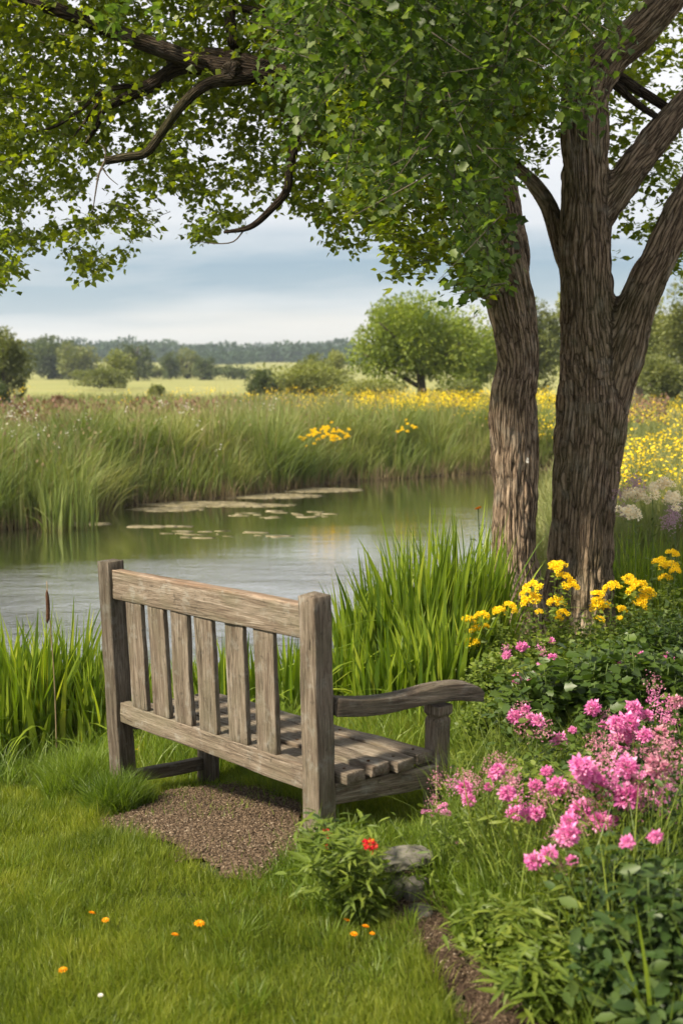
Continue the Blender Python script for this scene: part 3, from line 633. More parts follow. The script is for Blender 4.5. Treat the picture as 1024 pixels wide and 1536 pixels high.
far_tree(705, 612, 455, 120, 62, 'tree_mid', 'yellowish tree filling the gap left of the trunks', seed=23, n=6000, lo=.0)
far_tree(690, 612, 565, 120, 52, 'tree_olive', 'low green scrub beneath the rounded meadow tree', 'bush', 'field_bush', False, 24, 3000, lo=0)
far_tree(795, 612, 430, 120, 70, 'tree_olive', 'tall olive tree seen between the two trunks', seed=25, n=6500, lo=.0)
far_tree(880, 612, 415, 120, 78, 'tree_light', 'pale tall tree seen through the fork of the right trunk', seed=26, n=5000, lo=.0)
far_tree(955, 612, 400, 130, 66, 'tree_light', 'tall bushy tree just right of the forked trunk', seed=27, n=8000, lo=.0)
far_tree(1040, 612, 395, 130, 56, 'tree_olive', 'big olive tree cut off by the right edge of the photo', seed=28, n=9000, lo=.0)
far_tree(990, 625, 520, 90, 46, 'tree_olive', 'shrubby olive tree low down at the right edge', seed=29, n=5000, lo=.0)
far_tree(900, 625, 578, 130, 44, 'tree_olive', 'low green hedge bush behind the yellow flowers at right', 'bush', 'field_bush', False, 30, 4200, lo=0)
far_tree(1020, 640, 596, 90, 40, 'tree_olive', 'low bush by the yellow flowers at the right edge', 'bush', 'field_bush', False, 31, 2600, lo=0)
far_tree(800, 625, 588, 110, 50, 'tree_olive', 'low scrub between the trunks behind the yellow flowers', 'bush', 'field_bush', False, 32, 2600, lo=0)
def woodland():
    g = Geo()
    for (Y, x0, x1, step, hh) in [(520, -200, 20, 8, 6), (640, -230, 60, 10, 5.5), (900, -330, 330, 13, 9.5), (430, -60, 60, 6, 4)]:
        for x in np.arange(x0, x1, step):
            y = Y+random.uniform(-20, 20); hz = hh*(.25+1.5*float(n2([x], [y*.3], .013, 77)[0]))*random.uniform(.75, 1.2); z = gz(x, y); n = 620
            if Y == 430 and random.random() < .5: continue
            d = norm(RNG.normal(0, 1, (n, 3)))*U(.6, 1, (n, 1)); P = np.array([x, y, z+hz*.45])+d*np.array([step*1.0, step*.9, hz*.55])
            add_leaves(g, P, d+RNG.normal(0, .5, d.shape), U(1.2, 2.6, n)*hh/8, DIAM, upj=.7)
    tag(link('far_woodland', g.mesh('far_woodland', M['wood_far'])), 'hazy blue green woods along the skyline', 'woodland', kind='stuff')
woodland()

# ------------------------------------------------------------------ the two trunks and their limbs
def limb_mesh(limbs, voxel, amp=1., smooth=5):
    """limbs: list of (pts with radius, samples); joined into one skin, bark coordinates from the nearest limb"""
    g = Geo(); SK = []
    for pts, m in limbs:
        S = spline(pts, m); add_tube(g, S[:, :3], np.maximum(S[:, 3], .004), 20); SK.append(S)
    me = g.mesh('tmp', M['bark']); o = bpy.data.objects.new('tmp', me); COL.objects.link(o)
    r = o.modifiers.new('r', 'REMESH'); r.mode = 'VOXEL'; r.voxel_size = voxel
    s = o.modifiers.new('s', 'SMOOTH'); s.factor = .5; s.iterations = smooth
    bpy.context.view_layer.update(); dg = bpy.context.evaluated_depsgraph_get(); m2 = bpy.data.meshes.new_from_object(o.evaluated_get(dg))
    bpy.data.objects.remove(o)
    n = len(m2.vertices); V = np.empty(n*3, np.float32); m2.vertices.foreach_get('co', V); V = V.reshape(-1, 3).astype(float)
    Nn = np.empty(n*3, np.float32); m2.vertices.foreach_get('normal', Nn); Nn = Nn.reshape(-1, 3)
    best = np.full(n, 1e9); bc = np.zeros((n, 3)); rad = np.zeros(n)
    for li, S in enumerate(SK):
        ln = np.concatenate([[0], np.cumsum(np.linalg.norm(np.diff(S[:, :3], axis=0), axis=1))])
        for c0 in range(0, n, 20000):
            v = V[c0:c0+20000]; D = np.linalg.norm(v[:, None]-S[None, :, :3], axis=2)-S[None, :, 3]; i = D.argmin(1); d = D[np.arange(len(v)), i]
            T = norm(np.gradient(S[:, :3], axis=0))[i]; q = v-S[i, :3]; a = (q*T).sum(1); q = q-T*a[:, None]; rr = S[i, 3]
            q = norm(q)*rr[:, None]
            # rotate so the limb axis is z: use a fixed perpendicular frame
            ref = np.array([0, 1., 0.13]); A = norm(np.cross(T, ref)); B = np.cross(T, A)
            co = np.stack([(q*A).sum(1)+li*3.1, (q*B).sum(1)+li*1.7, ln[i]+a], 1); k = d < best[c0:c0+20000]
            best[c0:c0+20000][k] = d[k]; bc[c0:c0+20000][k] = co[k]; rad[c0:c0+20000][k] = rr[k]
    twist = bc.copy(); wob = (vnoise(bc*np.array([7, 7, 3.]), 3)-.5)*.035; twist[:, 0] += wob; twist[:, 1] -= wob
    f1 = vnoise(twist*np.array([42, 42, 4.2]), 5); f2 = vnoise(twist*np.array([75, 75, 9]), 8); f3 = vnoise(bc*np.array([9, 9, 3]), 9)
    ridge = 1-np.abs(2*f1-1); ridge2 = 1-np.abs(2*f2-1)
    k = amp*np.clip(rad/.14, .15, 1.2)
    disp = (-.019*ridge**2-.010*ridge2+.024*(f3-.5))*k
    V2 = V+Nn*disp[:, None]; m2.vertices.foreach_set('co', V2.astype(np.float32).ravel())
    at_ = m2.attributes.new('bark', 'FLOAT_VECTOR', 'POINT'); at_.data.foreach_set('vector', twist.astype(np.float32).ravel())
    m2.polygons.foreach_set('use_smooth', np.ones(len(m2.polygons), bool)); m2.materials.clear(); m2.update(); return m2
def L(pts, Y=None):
    """(px, py, width px, Y) -> world x,y,z,r"""
    return [tuple(at(a, b, y))+(w_/F*y/2,) for a, b, w_, y in pts]
treeA_base = np.array([at(775, 930, 7.6)[0], 7.6, 0]); treeA_base[2] = gz(*treeA_base[:2])
treeB_base = np.array([at(868, 940, 7.9)[0], 7.9, 0]); treeB_base[2] = gz(*treeB_base[:2])
TA = empty('shade_tree', treeA_base, 'left of the two trees, a leaning single trunk whose boughs spread over the bench', 'tree', 'pair of old trees beside the pond')
TB = empty('shade_tree', treeB_base, 'right of the two trees, a thick furrowed trunk forking low into two stems', 'tree', 'pair of old trees beside the pond')
zb = treeA_base[2]
mA = limb_mesh([(L([(781, 975, 108, 7.6), (779, 925, 86, 7.6), (772, 840, 76, 7.6), (771, 750, 75, 7.6), (771, 670, 78, 7.6), (770, 600, 76, 7.6), (778, 540, 70, 7.6), (770, 480, 78, 7.6), (758, 420, 78, 7.6), (752, 360, 66, 7.6), (748, 300, 56, 7.6), (735, 250, 48, 7.55), (700, 190, 42, 7.4), (640, 140, 38, 7.2)]), 90),
                (L([(762, 600, 44, 7.56), (757, 640, 38, 7.56), (762, 690, 26, 7.57)]), 12),
                (L([(770, 440, 50, 7.6), (772, 370, 44, 7.65), (760, 300, 40, 7.7), (752, 240, 36, 7.8), (765, 160, 32, 7.9), (790, 60, 26, 8.1), (800, -60, 20, 8.3)]), 40),
                (L([(752, 420, 40, 7.6), (730, 440, 22, 7.4), (712, 432, 12, 7.2)]), 10)], .0085)
link('trunk', mA, M['bark'], TA)
mB = limb_mesh([(L([(866, 985, 150, 7.9), (866, 935, 122, 7.9), (868, 880, 108, 7.9), (873, 800, 102, 7.9), (880, 700, 106, 7.9), (888, 620, 112, 7.9), (886, 540, 96, 7.9), (880, 470, 86, 7.9), (878, 380, 82, 7.9), (877, 300, 78, 7.9), (876, 220, 74, 7.9), (878, 140, 74, 7.9), (905, 90, 70, 7.9), (955, 50, 60, 7.85), (1010, -10, 52, 7.8), (1060, -90, 44, 7.8)]), 110),
                (L([(890, 690, 70, 7.88), (912, 600, 74, 7.86), (935, 520, 72, 7.84), (962, 440, 64, 7.8), (990, 380, 58, 7.8), (1022, 310, 54, 7.8), (1060, 240, 48, 7.8), (1110, 140, 40, 7.8)]), 60),
                (L([(885, 340, 60, 7.9), (925, 285, 52, 7.9), (965, 230, 50, 7.95), (1005, 180, 46, 8.0), (1060, 120, 42, 8.1), (1120, 40, 34, 8.2)]), 50),
                (L([(868, 430, 40, 7.95), (842, 370, 34, 8.05), (825, 315, 30, 8.1), (800, 275, 24, 8.2), (770, 245, 20, 8.3), (730, 200, 16, 8.4)]), 40),
                (L([(870, 190, 50, 7.9), (862, 120, 42, 8.0), (850, 50, 34, 8.1), (845, -60, 26, 8.2)]), 20)], .009)
link('trunk', mB, M['bark'], TB)
g = Geo(); c = at(790, 688, 7.6-.155); add_leaves(g, c[None]+RNG.normal(0, .004, (7, 3)), np.array([[.3, 0, -1]]*7)+RNG.normal(0, .5, (7, 3)), .022, DIAM, up=(0, -1, 0), upj=.3); link('bark_scar', g.mesh('bark_scar', M['white']), None, TA)
# boughs reaching left from tree A
def bough(pts, m, parent, name='branch', vox=.007):
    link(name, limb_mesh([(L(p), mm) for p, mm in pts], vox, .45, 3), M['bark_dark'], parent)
bough([([(700, 190, 40, 7.4), (600, 150, 34, 7.3), (500, 122, 32, 7.2), (410, 112, 32, 7.1), (350, 104, 34, 7.1), (300, 94, 28, 7.1), (240, 72, 26, 7.1), (180, 50, 24, 7.1), (110, 22, 22, 7.1), (50, 2, 20, 7.1), (-60, -40, 16, 7.1)], 90),
       ([(410, 105, 24, 7.15), (360, 88, 22, 7.25), (310, 80, 18, 7.35), (250, 92, 14, 7.4)], 20), ([(352, 100, 20, 7.05), (345, 105, 27, 6.98), (342, 106, 24, 6.95)], 8)], 90, TA)
bough([([(330, 104, 24, 7.15), (270, 100, 22, 7.2), (225, 128, 20, 7.2), (180, 150, 15, 7.2), (155, 165, 11, 7.2), (145, 190, 8, 7.2), (128, 215, 5, 7.2)], 50),
       ([(235, 122, 10, 7.2), (160, 135, 8, 7.25), (120, 165, 6, 7.3), (80, 190, 5, 7.3), (30, 200, 4, 7.3)], 30), ([(150, 150, 6, 7.2), (125, 185, 5, 7.15), (110, 205, 3, 7.1)], 10)], 50, TA, vox=.005)
bough([([(400, 112, 24, 7.1), (350, 118, 20, 7.0), (310, 126, 17, 6.95), (275, 155, 15, 6.9), (245, 195, 14, 6.9), (220, 228, 13, 6.9), (190, 235, 13, 6.9), (157, 241, 12, 6.9)], 60)], 60, TA, vox=.005)
bough([([(500, 130, 14, 7.2), (455, 180, 14, 7.1), (436, 245, 14, 7.1), (430, 285, 13, 7.1), (405, 315, 11, 7.05), (375, 340, 9, 7.), (335, 348, 5, 7.)], 50)], 50, TA, vox=.004)
bough([([(350, 70, 18, 7.5), (345, 20, 16, 7.6), (350, -40, 14, 7.7)], 20), ([(350, 10, 12, 7.5), (380, 15, 12, 7.4), (412, 25, 12, 7.3), (450, 10, 10, 7.2)], 20)], 20, TA, vox=.005)
bough([([(640, 140, 30, 7.2), (720, 70, 18, 6.9), (770, 48, 16, 6.7), (820, 30, 13, 6.6), (880, 5, 10, 6.5)], 40), ([(775, 48, 10, 6.7), (800, 75, 7, 6.6), (815, 100, 5, 6.5)], 12)], 20, TA, vox=.005)
bough([([(905, 100, 20, 7.9), (950, 130, 16, 8.), (990, 155, 14, 8.1), (1040, 190, 12, 8.2)], 30), ([(920, 125, 14, 7.9), (955, 155, 11, 7.95), (985, 175, 10, 7.95)], 14)], 20, TB, vox=.005)
g = Geo()
for pts in [[(157, 241, 3.4, 6.9), (148, 262, 3, 6.88), (143, 290, 2.2, 6.85), (139, 318, 1.4, 6.85)], [(157, 241, 2.5, 6.9), (158, 225, 2, 6.9), (150, 216, 1.4, 6.9)], [(152, 250, 2, 6.88), (163, 265, 1.8, 6.88), (177, 277, 1.2, 6.88)],
            [(365, 346, 2.5, 7.), (350, 362, 2.2, 7.), (325, 365, 1.8, 7.), (292, 361, 1.2, 7.)]]:
    S = spline(L(pts), 10); add_tube(g, S[:, :3], S[:, 3], 6)
link('twig', g.mesh('twig', M['far_bark']), None, TA)

def canopy(name, polys, holes, n_twig, Yr, size, tmpl, mat, parent, seed, per=11, hang=.0, tw_len=.2, thr=.4, nscale=(55., 40.), twigs=True, droop=.35):
    """twigs of leaves sampled through the crown volume"""
    r = np.random.default_rng(seed); g = Geo(); gt = Geo(); px = []; py = []
    P = np.array(polys); got = 0
    while got < n_twig:
        a = r.uniform(P[:, 0].min(), P[:, 0].max(), 4000); b = r.uniform(P[:, 1].min(), P[:, 1].max(), 4000); k = inpoly(a, b, polys)
        for hx, hy, hr, keep in holes: k &= (np.hypot(a-hx, (b-hy)*1.1) > hr) | (r.uniform(0, 1, 4000) < keep)
        nn = fbm(np.stack([a/nscale[0], b/nscale[1], np.full(4000, seed*1.7)], 1), 3, seed); k &= nn > thr-.1*r.uniform(0, 1, 4000)
        px.append(a[k]); py.append(b[k]); got += k.sum()
    px = np.concatenate(px)[:n_twig]; py = np.concatenate(py)[:n_twig]; Y = r.uniform(Yr[0], Yr[1], n_twig)
    C = np.array([at(a, b, y) for a, b, y in zip(px, py, Y)])
    az = r.uniform(0, 6.28, n_twig); dr = np.stack([np.cos(az), np.sin(az)*.8, r.uniform(-.6, .45, n_twig)], 1); dr = norm(dr); ln = tw_len*r.uniform(.5, 1.2, n_twig)
    for j in range(per):
        t = (j+.5)/per; p = C+dr*(ln*(t-.5))[:, None]; p[:, 2] -= droop*ln*t*t*.6; p += r.normal(0, size*.28, p.shape)
        a2 = r.uniform(0, 6.28, n_twig); D = dr*.5+np.stack([np.cos(a2), np.sin(a2), r.uniform(-.7, .3, n_twig)-hang], 1)
        add_leaves(g, p, D, size*r.uniform(.55, 1.3, n_twig), tmpl, r.uniform(0, 1, n_twig)**1.2, upj=.55)
    link(name, g.mesh(name, M[mat]), None, parent)
    if twigs:
        N = n_twig; k = np.arange(0, N, 2); V = np.zeros((len(k), 6, 3)); s0 = C[k]-dr[k]*(ln[k]*.5)[:, None]; e0 = C[k]+dr[k]*(ln[k]*.45)[:, None]; e0[:, 2] -= droop*ln[k]*.4
        for q, (ox, oz) in enumerate([(1, -.5), (-1, -.5), (0, 1)]):
            V[:, q] = s0+np.array([ox, 0, oz])*.0022; V[:, q+3] = e0+np.array([ox, 0, oz])*.0009
        L_, T_ = replicate([(0, 1, 4, 3), (1, 2, 5, 4), (2, 0, 3, 5)], 6, len(k)); gt.add(V.reshape(-1, 3), L_, T_, .5)
        link('twig', gt.mesh('twig', M['far_bark']), None, parent)
# fine-leaved crown spreading left
polyL = [(-260, -420), (620, -420), (640, 60), (600, 200), (560, 300), (575, 330), (545, 372), (490, 368), (480, 335), (430, 300), (395, 300), (350, 335), (300, 362), (272, 350), (285, 318), (262, 285), (222, 300), (232, 325), (195, 385), (165, 385), (135, 420), (120, 395), (70, 370), (40, 390), (5, 430), (-60, 420), (-260, 380)]
holesL = [(165, 255, 30, .05), (180, 215, 22, .1), (145, 290, 24, .1), (205, 290, 22, .25), (250, 310, 26, .1), (310, 225, 28, .12), (325, 215, 20, .1), (390, 325, 28, .12), (305, 315, 16, .4), (240, 150, 20, .3), (400, 210, 24, .3), (345, 300, 18, .5), (450, 335, 20, .2), (190, 190, 25, .3), (490, 290, 14, .3), (430, 195, 16, .3)]
canopy('crown', polyL, holesL, 7800, (6.98, 9.4), .046, TRIP, 'canopy', TA, 21, hang=.35, thr=.40)
polyM = [(540, -420), (960, -420), (900, 0), (840, 130), (760, 230), (740, 330), (735, 400), (745, 425), (715, 440), (690, 412), (660, 380), (625, 425), (590, 412), (575, 340), (520, 320), (500, 200), (520, 0)]
canopy('crown', polyM, [(655, 395, 18, .3), (545, 330, 20, .4)], 3000, (6.2, 7.5), .052, TRIP, 'canopy', TA, 22, thr=.36)
# dense leaves above the frame and behind: keeps the crown whole
canopy('crown', [(-260, -520), (1300, -520), (1300, -60), (-260, -60)], [], 420, (6.8, 9.8), .075, TRIP, 'canopy', TA, 23, thr=.3, twigs=False)
canopy('crown', [(380, -60), (800, -60), (800, 120), (620, 240), (420, 200)], [], 1500, (7.8, 9.6), .06, TRIP, 'canopy', TA, 27, thr=.3, twigs=False)
canopy('crown', [(-200, -80), (420, -80), (420, 120), (300, 180), (140, 200), (-200, 330)], [(240, 150, 30, .2)], 700, (8.2, 9.8), .056, TRIP, 'canopy', TA, 28, thr=.38, twigs=False)
polyR = [(790, -420), (1300, -420), (1300, 430), (1010, 430), (975, 380), (945, 350), (925, 400), (905, 380), (915, 260), (900, 150), (820, 230), (800, 300), (780, 320), (770, 200), (780, 0)]
canopy('crown', polyR, [(1000, 300, 26, .35), (985, 165, 22, .2), (1010, 110, 18, .3), (940, 230, 16, .4), (1020, 240, 20, .3), (800, 330, 20, .1)], 2300, (8.1, 10.2), .056, TRIP, 'canopy', TB, 24, thr=.42)
# broad leaves on the bough that reaches toward the viewer
polyN = [(430, -200), (960, -200), (905, 60), (880, 140), (850, 170), (800, 150), (795, 110), (760, 190), (745, 240), (738, 300), (745, 330), (740, 390), (715, 420), (700, 405), (690, 340), (680, 270), (640, 245), (600, 275), (545, 270), (540, 230), (480, 235), (455, 200), (430, 215), (425, 160), (410, 120), (425, 50), (405, 0)]
canopy('leafy_branch', polyN, [(740, 170, 20, .2)], 1700, (4.1, 6.0), .037, MAPLE, 'canopy_big', TA, 25, per=10, hang=.45, tw_len=.26, thr=.43, nscale=(75, 60), twigs=True, droop=1.1)
canopy('leafy_branch', [(150, -160), (240, -160), (240, 30), (190, 55), (165, 40)], [], 26, (6.2, 6.8), .06, MAPLE, 'canopy_big', TA, 26, per=8, twigs=False, thr=.1)
canopy('leafy_branch', [(700, 330), (755, 320), (752, 400), (735, 425), (705, 440), (695, 400)], [], 60, (6.9, 7.3), .06, MAPLE, 'canopy_big', TA, 29, per=8, twigs=False, thr=.1)

# ------------------------------------------------------------------ bench
Rt, Rb, Lt, Lb = at(470, 893, 4.03), at(482, 1275, 4.03), at(165, 841, 4.90), at(188, 1196, 4.90)
BROOT = np.array([(Rb[0]+Lb[0])/2, (Rb[1]+Lb[1])/2, gz((Rb[0]+Lb[0])/2, (Rb[1]+Lb[1])/2)])
BN = empty('garden_bench', BROOT, 'weathered grey wooden bench seen from behind on its mulch patch, facing the pond', 'bench')
bdir = norm(np.array([[.858, .512, 0]]))[0]; adir = norm((Lt-Rt)[None]*np.array([1, 1, 0]))[0]; bperp = np.array([-adir[1], adir[0], 0]); bperp = bperp if bperp.dot(bdir) > 0 else -bperp
def beam(name, p0, p1, wy, wz, zref, mat, parent=BN, segs=22, rough=.0026, prof=None, top=None, path=None, seed=[0]):
    """square-sawn member: local X along its length, wy across, wz along zref; eased edges, slightly uneven"""
    seed[0] += 1; p0, p1 = np.array(p0, float), np.array(p1, float); X = norm((p1-p0)[None])[0]
    Z = np.array(zref, float); Z = Z-X*Z.dot(X); Z = Z/np.linalg.norm(Z); Y = np.cross(Z, X); Ln = np.linalg.norm(p1-p0); c = (p0+p1)/2
    e = .12; pr = []
    for sx, sy, a0 in ((1, 1, 0), (-1, 1, 90), (-1, -1, 180), (1, -1, 270)):
        for q in (0, 45, 90):
            a = math.radians(a0+q); pr.append((sx*(1-e)+e*math.cos(a), sy*(1-e)+e*math.sin(a)))
    # subdivide sides
    pf = []
    for i in range(len(pr)):
        a, b = np.array(pr[i]), np.array(pr[(i+1) % len(pr)]); pf.append(a)
        if np.linalg.norm(b-a) > 1: pf += [a+(b-a)*t for t in (.25, .5, .75)]
    pf = np.array(pf); k = len(pf); V = []; ts = np.linspace(0, 1, segs)
    ts = np.concatenate([[0, .012*.1/Ln], ts[1:-1], [1-.012*.1/Ln, 1]]) if True else ts
    for t in ts:
        sc = prof(t) if prof else (1, 1); off = path(t) if path else (0, 0); endk = .965 if t in (0., 1.) else 1.
        ring = np.stack([np.full(k, (t-.5)*Ln), pf[:, 0]*wy/2*sc[0]*endk+off[0], pf[:, 1]*wz/2*sc[1]*endk+off[1]], 1); V.append(ring)
    V = np.array(V).reshape(-1, 3); s = seed[0]*7.3
    nrm = V*np.array([0, 1, 1]); nrm = norm(nrm)
    V += nrm*((fbm(V*np.array([6, 30, 30])+s, 3, 2)-.5)*rough*4)[:, None]
    if abs(Ln) > .3: V[:, 1:] += ((fbm(np.stack([V[:, 0]*3, V[:, 0]*0+s, V[:, 0]*0], 1), 2, 5)-.5)*.006)[:, None]
    m = len(ts); fs = []
    for i in range(m-1):
        for j in range(k):
            a = i*k+j; b = i*k+(j+1) % k; fs.append((a, b, b+k, a+k))
    n0 = len(V); V = np.vstack([V, V[:k].mean(0)+[-(top or 0) if top and top < 0 else 0, 0, 0], V[-k:].mean(0)+[(top or 0) if top and top > 0 else 0, 0, 0]])
    for j in range(k): fs.append((n0, (j+1) % k, j)); fs.append((n0+1, (m-1)*k+j, (m-1)*k+(j+1) % k))
    Lp = np.concatenate([np.array(f) for f in fs]); me = mesh_np(name, V, Lp, [len(f) for f in fs], None, False, [M[mat]])
    o = bpy.data.objects.new(name, me); COL.objects.link(o); o.parent = parent
    R = Matrix(((X[0], Y[0], Z[0]), (X[1], Y[1], Z[1]), (X[2], Y[2], Z[2]))).to_4x4(); R.translation = Vector(c-BROOT); o.matrix_local = R
    return o
PS = .08
post_r = beam('back_post', Rb-[0, 0, .05], Rt, PS, PS, bperp, 'wood', top=.014)
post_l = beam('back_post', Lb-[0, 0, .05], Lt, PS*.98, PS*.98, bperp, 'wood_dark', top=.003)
def onpost(b, t, z): k = (z-b[2])/(t[2]-b[2]); return b+(t-b)*k
# rails: z of their mid lines taken along the posts
zTR, zTL = at(470, 934, 4.03)[2], at(168, 874, 4.90)[2]; zLR, zLL = at(478, 1170, 4.03)[2], at(182, 1064, 4.90)[2]
rp, lp = onpost(Rb, Rt, zTR), onpost(Lb, Lt, zTL); beam('top_rail', rp+adir*.038, lp-adir*.037, .046, .118, (0, 0, 1), 'wood_rail', segs=40)
rq, lq = onpost(Rb, Rt, zLR), onpost(Lb, Lt, zLL); beam('lower_rail', rq+adir*.038, lq-adir*.037, .048, .084, (0, 0, 1), 'wood_rail', segs=40)
for t in (.207, .342, .488, .613, .736, .857):
    a = rp+(lp-rp)*t; b = rq+(lq-rq)*t; a = a-[0, 0, .058]; b = b+[0, 0, .041]; b = b-bperp*.010; a = a-bperp*.006
    beam('back_slat', b, a, .104, .022, bperp, 'wood', segs=20)
# seat
b90 = bdir; SZ = .235
LFp = at(313, 1199, 5.13); RFp = at(657, 1228, 4.288)
sideR0 = np.array([Rb[0], Rb[1], 0]); seatdirR = bdir; DL = .444
for i, bb in enumerate((.098, .205, .312, .418)):
    ri = at(478, 1170, 4.03)*np.array([1, 1, 0])+bdir*bb; li = at(182, 1066, 4.90)*np.array([1, 1, 0])+bdir*bb*DL/.503
    ext = adir*(-.062, -.052, -.048, -.024)[i]; zr = SZ+(-.004, .004, .0, .004)[i]; zl = at(182, 1064, 4.9)[2]-.005
    nd = norm(np.cross(bdir, adir)[None])[0]; nd = nd if nd[2] > 0 else -nd
    sl_ = beam('seat_slat', ri+ext+[0, 0, zr], li+[0, 0, zl]-adir*.01, .088, .040, (0, 0, 1), 'wood_seat', segs=34, rough=.0045)
    hl = float(np.linalg.norm((li+[0, 0, zl]-adir*.01)-(ri+ext+[0, 0, zr])))/2
    for q in (.055, .42, .80):
        g = Geo(); add_tube(g, [(-hl+q, .004, .008), (-hl+q, .004, .0222)], .0055, 10); me = g.mesh('peg', M['cattail']); pg = bpy.data.objects.new('peg', me); COL.objects.link(pg); pg.parent = sl_
rs = Rb*np.array([1, 1, 0]); 
beam('seat_rail', rs+bdir*.04+[0, 0, SZ-.066], rs+bdir*.47+[0, 0, SZ-.072], .045, .075, (0, 0, 1), 'wood_seat')
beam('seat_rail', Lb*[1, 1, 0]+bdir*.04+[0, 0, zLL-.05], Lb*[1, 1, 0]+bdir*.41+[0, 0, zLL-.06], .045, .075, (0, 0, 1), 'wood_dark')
# right front leg with its collar
FL = rs+bdir*.505; FLt = np.array([at(657, 1056, FL[1])[0], FL[1], at(657, 1056, FL[1])[2]]); FLb = np.array([at(651, 1215, FL[1])[0], FL[1], gz(FL[0], FL[1])-.04])
def legprof(t):
    s = 1+.0*t
    for c_, w_, a_ in ((.90, .012, -.16), (.86, .008, .05)): s += a_*math.exp(-((t-c_)/w_)**2)
    if t > .925: s += .16
    return (s, s)
beam('front_leg', FLb, FLt, .066, .066, bperp, 'wood', prof=legprof, segs=70)
zla = zTL-.35
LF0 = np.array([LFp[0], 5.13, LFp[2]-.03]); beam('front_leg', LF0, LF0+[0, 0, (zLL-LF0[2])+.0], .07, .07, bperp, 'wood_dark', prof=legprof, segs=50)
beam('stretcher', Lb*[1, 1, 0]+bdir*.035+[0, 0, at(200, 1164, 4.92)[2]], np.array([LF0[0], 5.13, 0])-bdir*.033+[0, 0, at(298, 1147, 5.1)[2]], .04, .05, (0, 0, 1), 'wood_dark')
# arms
def arm(p0, p1, off, mat):
    X = norm((p1-p0)[None])[0]
    def path(t): return (0, float(np.interp(t, [o[0] for o in off], [o[1] for o in off])))
    def prof(t): return (.92+.1*t, float(np.interp(t, [0, .25, .5, .75, .9, .97, 1], [1.05, .9, .88, 1., 1.02, .8, .5])))
    return beam('armrest', p0, p1, .075, .062, (0, 0, 1), mat, prof=prof, path=path, segs=40)
a0 = rs+bdir*.045; a1 = rs+bdir*.66; a0 = np.array([a0[0], a0[1], at(500, 1058, a0[1])[2]]); a1 = np.array([a1[0], a1[1], at(704, 1042, a1[1])[2]])
offs = []
for px, py in ((500, 1058), (530, 1059), (565, 1055), (600, 1047), (635, 1038), (665, 1034), (690, 1036), (704, 1041)):
    t = (px-500)/204; q = a0+(a1-a0)*t; offs.append((t, at(px, py, q[1])[2]-q[2]))
ts_ = np.linspace(0, 1, 30); sm = spline([(o[0], o[1]) for o in offs], 30); offs = [tuple(v) for v in sm]
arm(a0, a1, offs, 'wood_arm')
#l0 = Lb*[1, 1, 0]+bdir*.045+[0, 0, zLL+.235]; l1 = Lb*[1, 1, 0]+bdir*.60+[0, 0, zLL+.24]; arm(l0, l1, offs, 'wood_dark')
# bolt heads / peg marks on the seat slats are dark knots in the wood material

# ------------------------------------------------------------------ near plants
def iris(cx, cy_, r, n, h, label, name='iris_clump', group='clumps of iris leaves by the water', w=.033, lean=(.05, .38), mat='iris', cat='plant'):
    g = Geo(); rr = r*np.sqrt(U(0, 1, n)); a = U(0, 6.28, n); x = cx+rr*np.cos(a); y = cy_+rr*np.sin(a)
    hh = h*U(.45, 1.05, n)*(1-.3*(rr/r)**2); az = np.where(U(0, 1, n) < .6, a+U(-.7, .7, n), U(0, 6.28, n))
    z = G(x, y); add_blades(g, np.stack([x, y, np.maximum(z, WATER-.1)-.01], 1), hh, U(.6, 1.3, n)*w, U(*lean, n)**1.2, az, 7, None, .25)
    # a few bent-over blades
    m = n//10; add_blades(g, np.stack([x[:m], y[:m], z[:m]], 1), hh[:m]*.95, w, U(.7, 1.1, m), None, 8, None, .5)
    o = link(name, g.mesh(name, M[mat])); rebase(o); return tag(o, label, cat, group)
def X(px, Y): return (px-512)/F*Y
for px, Y, r, n, h, lb in [(-40, 5.9, .3, 300, .80, 'iris clump cut off by the left edge of the photo'), (30, 5.9, .22, 300, .84, 'iris clump near the left edge beside the cattail'), (85, 6.2, .22, 280, .84, 'tall iris clump just right of the cattail'),
                           (135, 5.95, .16, 190, .62, 'iris clump close behind the left bench post'), (175, 6.4, .2, 150, .5, 'short iris clump seen through the left bench slats'), (330, 6.6, .25, 170, .55, 'iris clump seen through the middle of the bench back'),
                           (430, 6.5, .22, 180, .56, 'iris clump seen through the right slats of the bench back'), (520, 6.6, .22, 260, .66, 'iris clump just right of the right bench post'), (575, 6.7, .26, 330, .96, 'iris clump rising over the bench armrest'),
                           (635, 6.6, .28, 400, 1.14, 'tallest iris clump midway between armrest and trunk'), (700, 6.9, .26, 360, 1.16, 'iris clump against the left trunk'), (665, 6.1, .22, 260, .72, 'lower iris clump in front of the tallest one'),
                           (590, 6.1, .2, 180, .55, 'low iris clump above the seat end of the bench')]:
    iris(X(px, Y), Y, r, n, h, lb)
for px, Y, r, n, h, lb in [(940, 8.3, .25, 420, .9, 'clump of fine tall grass against the right trunk'), (995, 8.0, .28, 460, .85, 'clump of fine tall grass under the lilac flowers'), (1050, 7.8, .3, 400, .8, 'clump of fine tall grass at the right edge')]:
    iris(X(px, Y), Y, r, n, h, lb, 'grass_clump', 'tall grass clumps right of the trunks', .009)
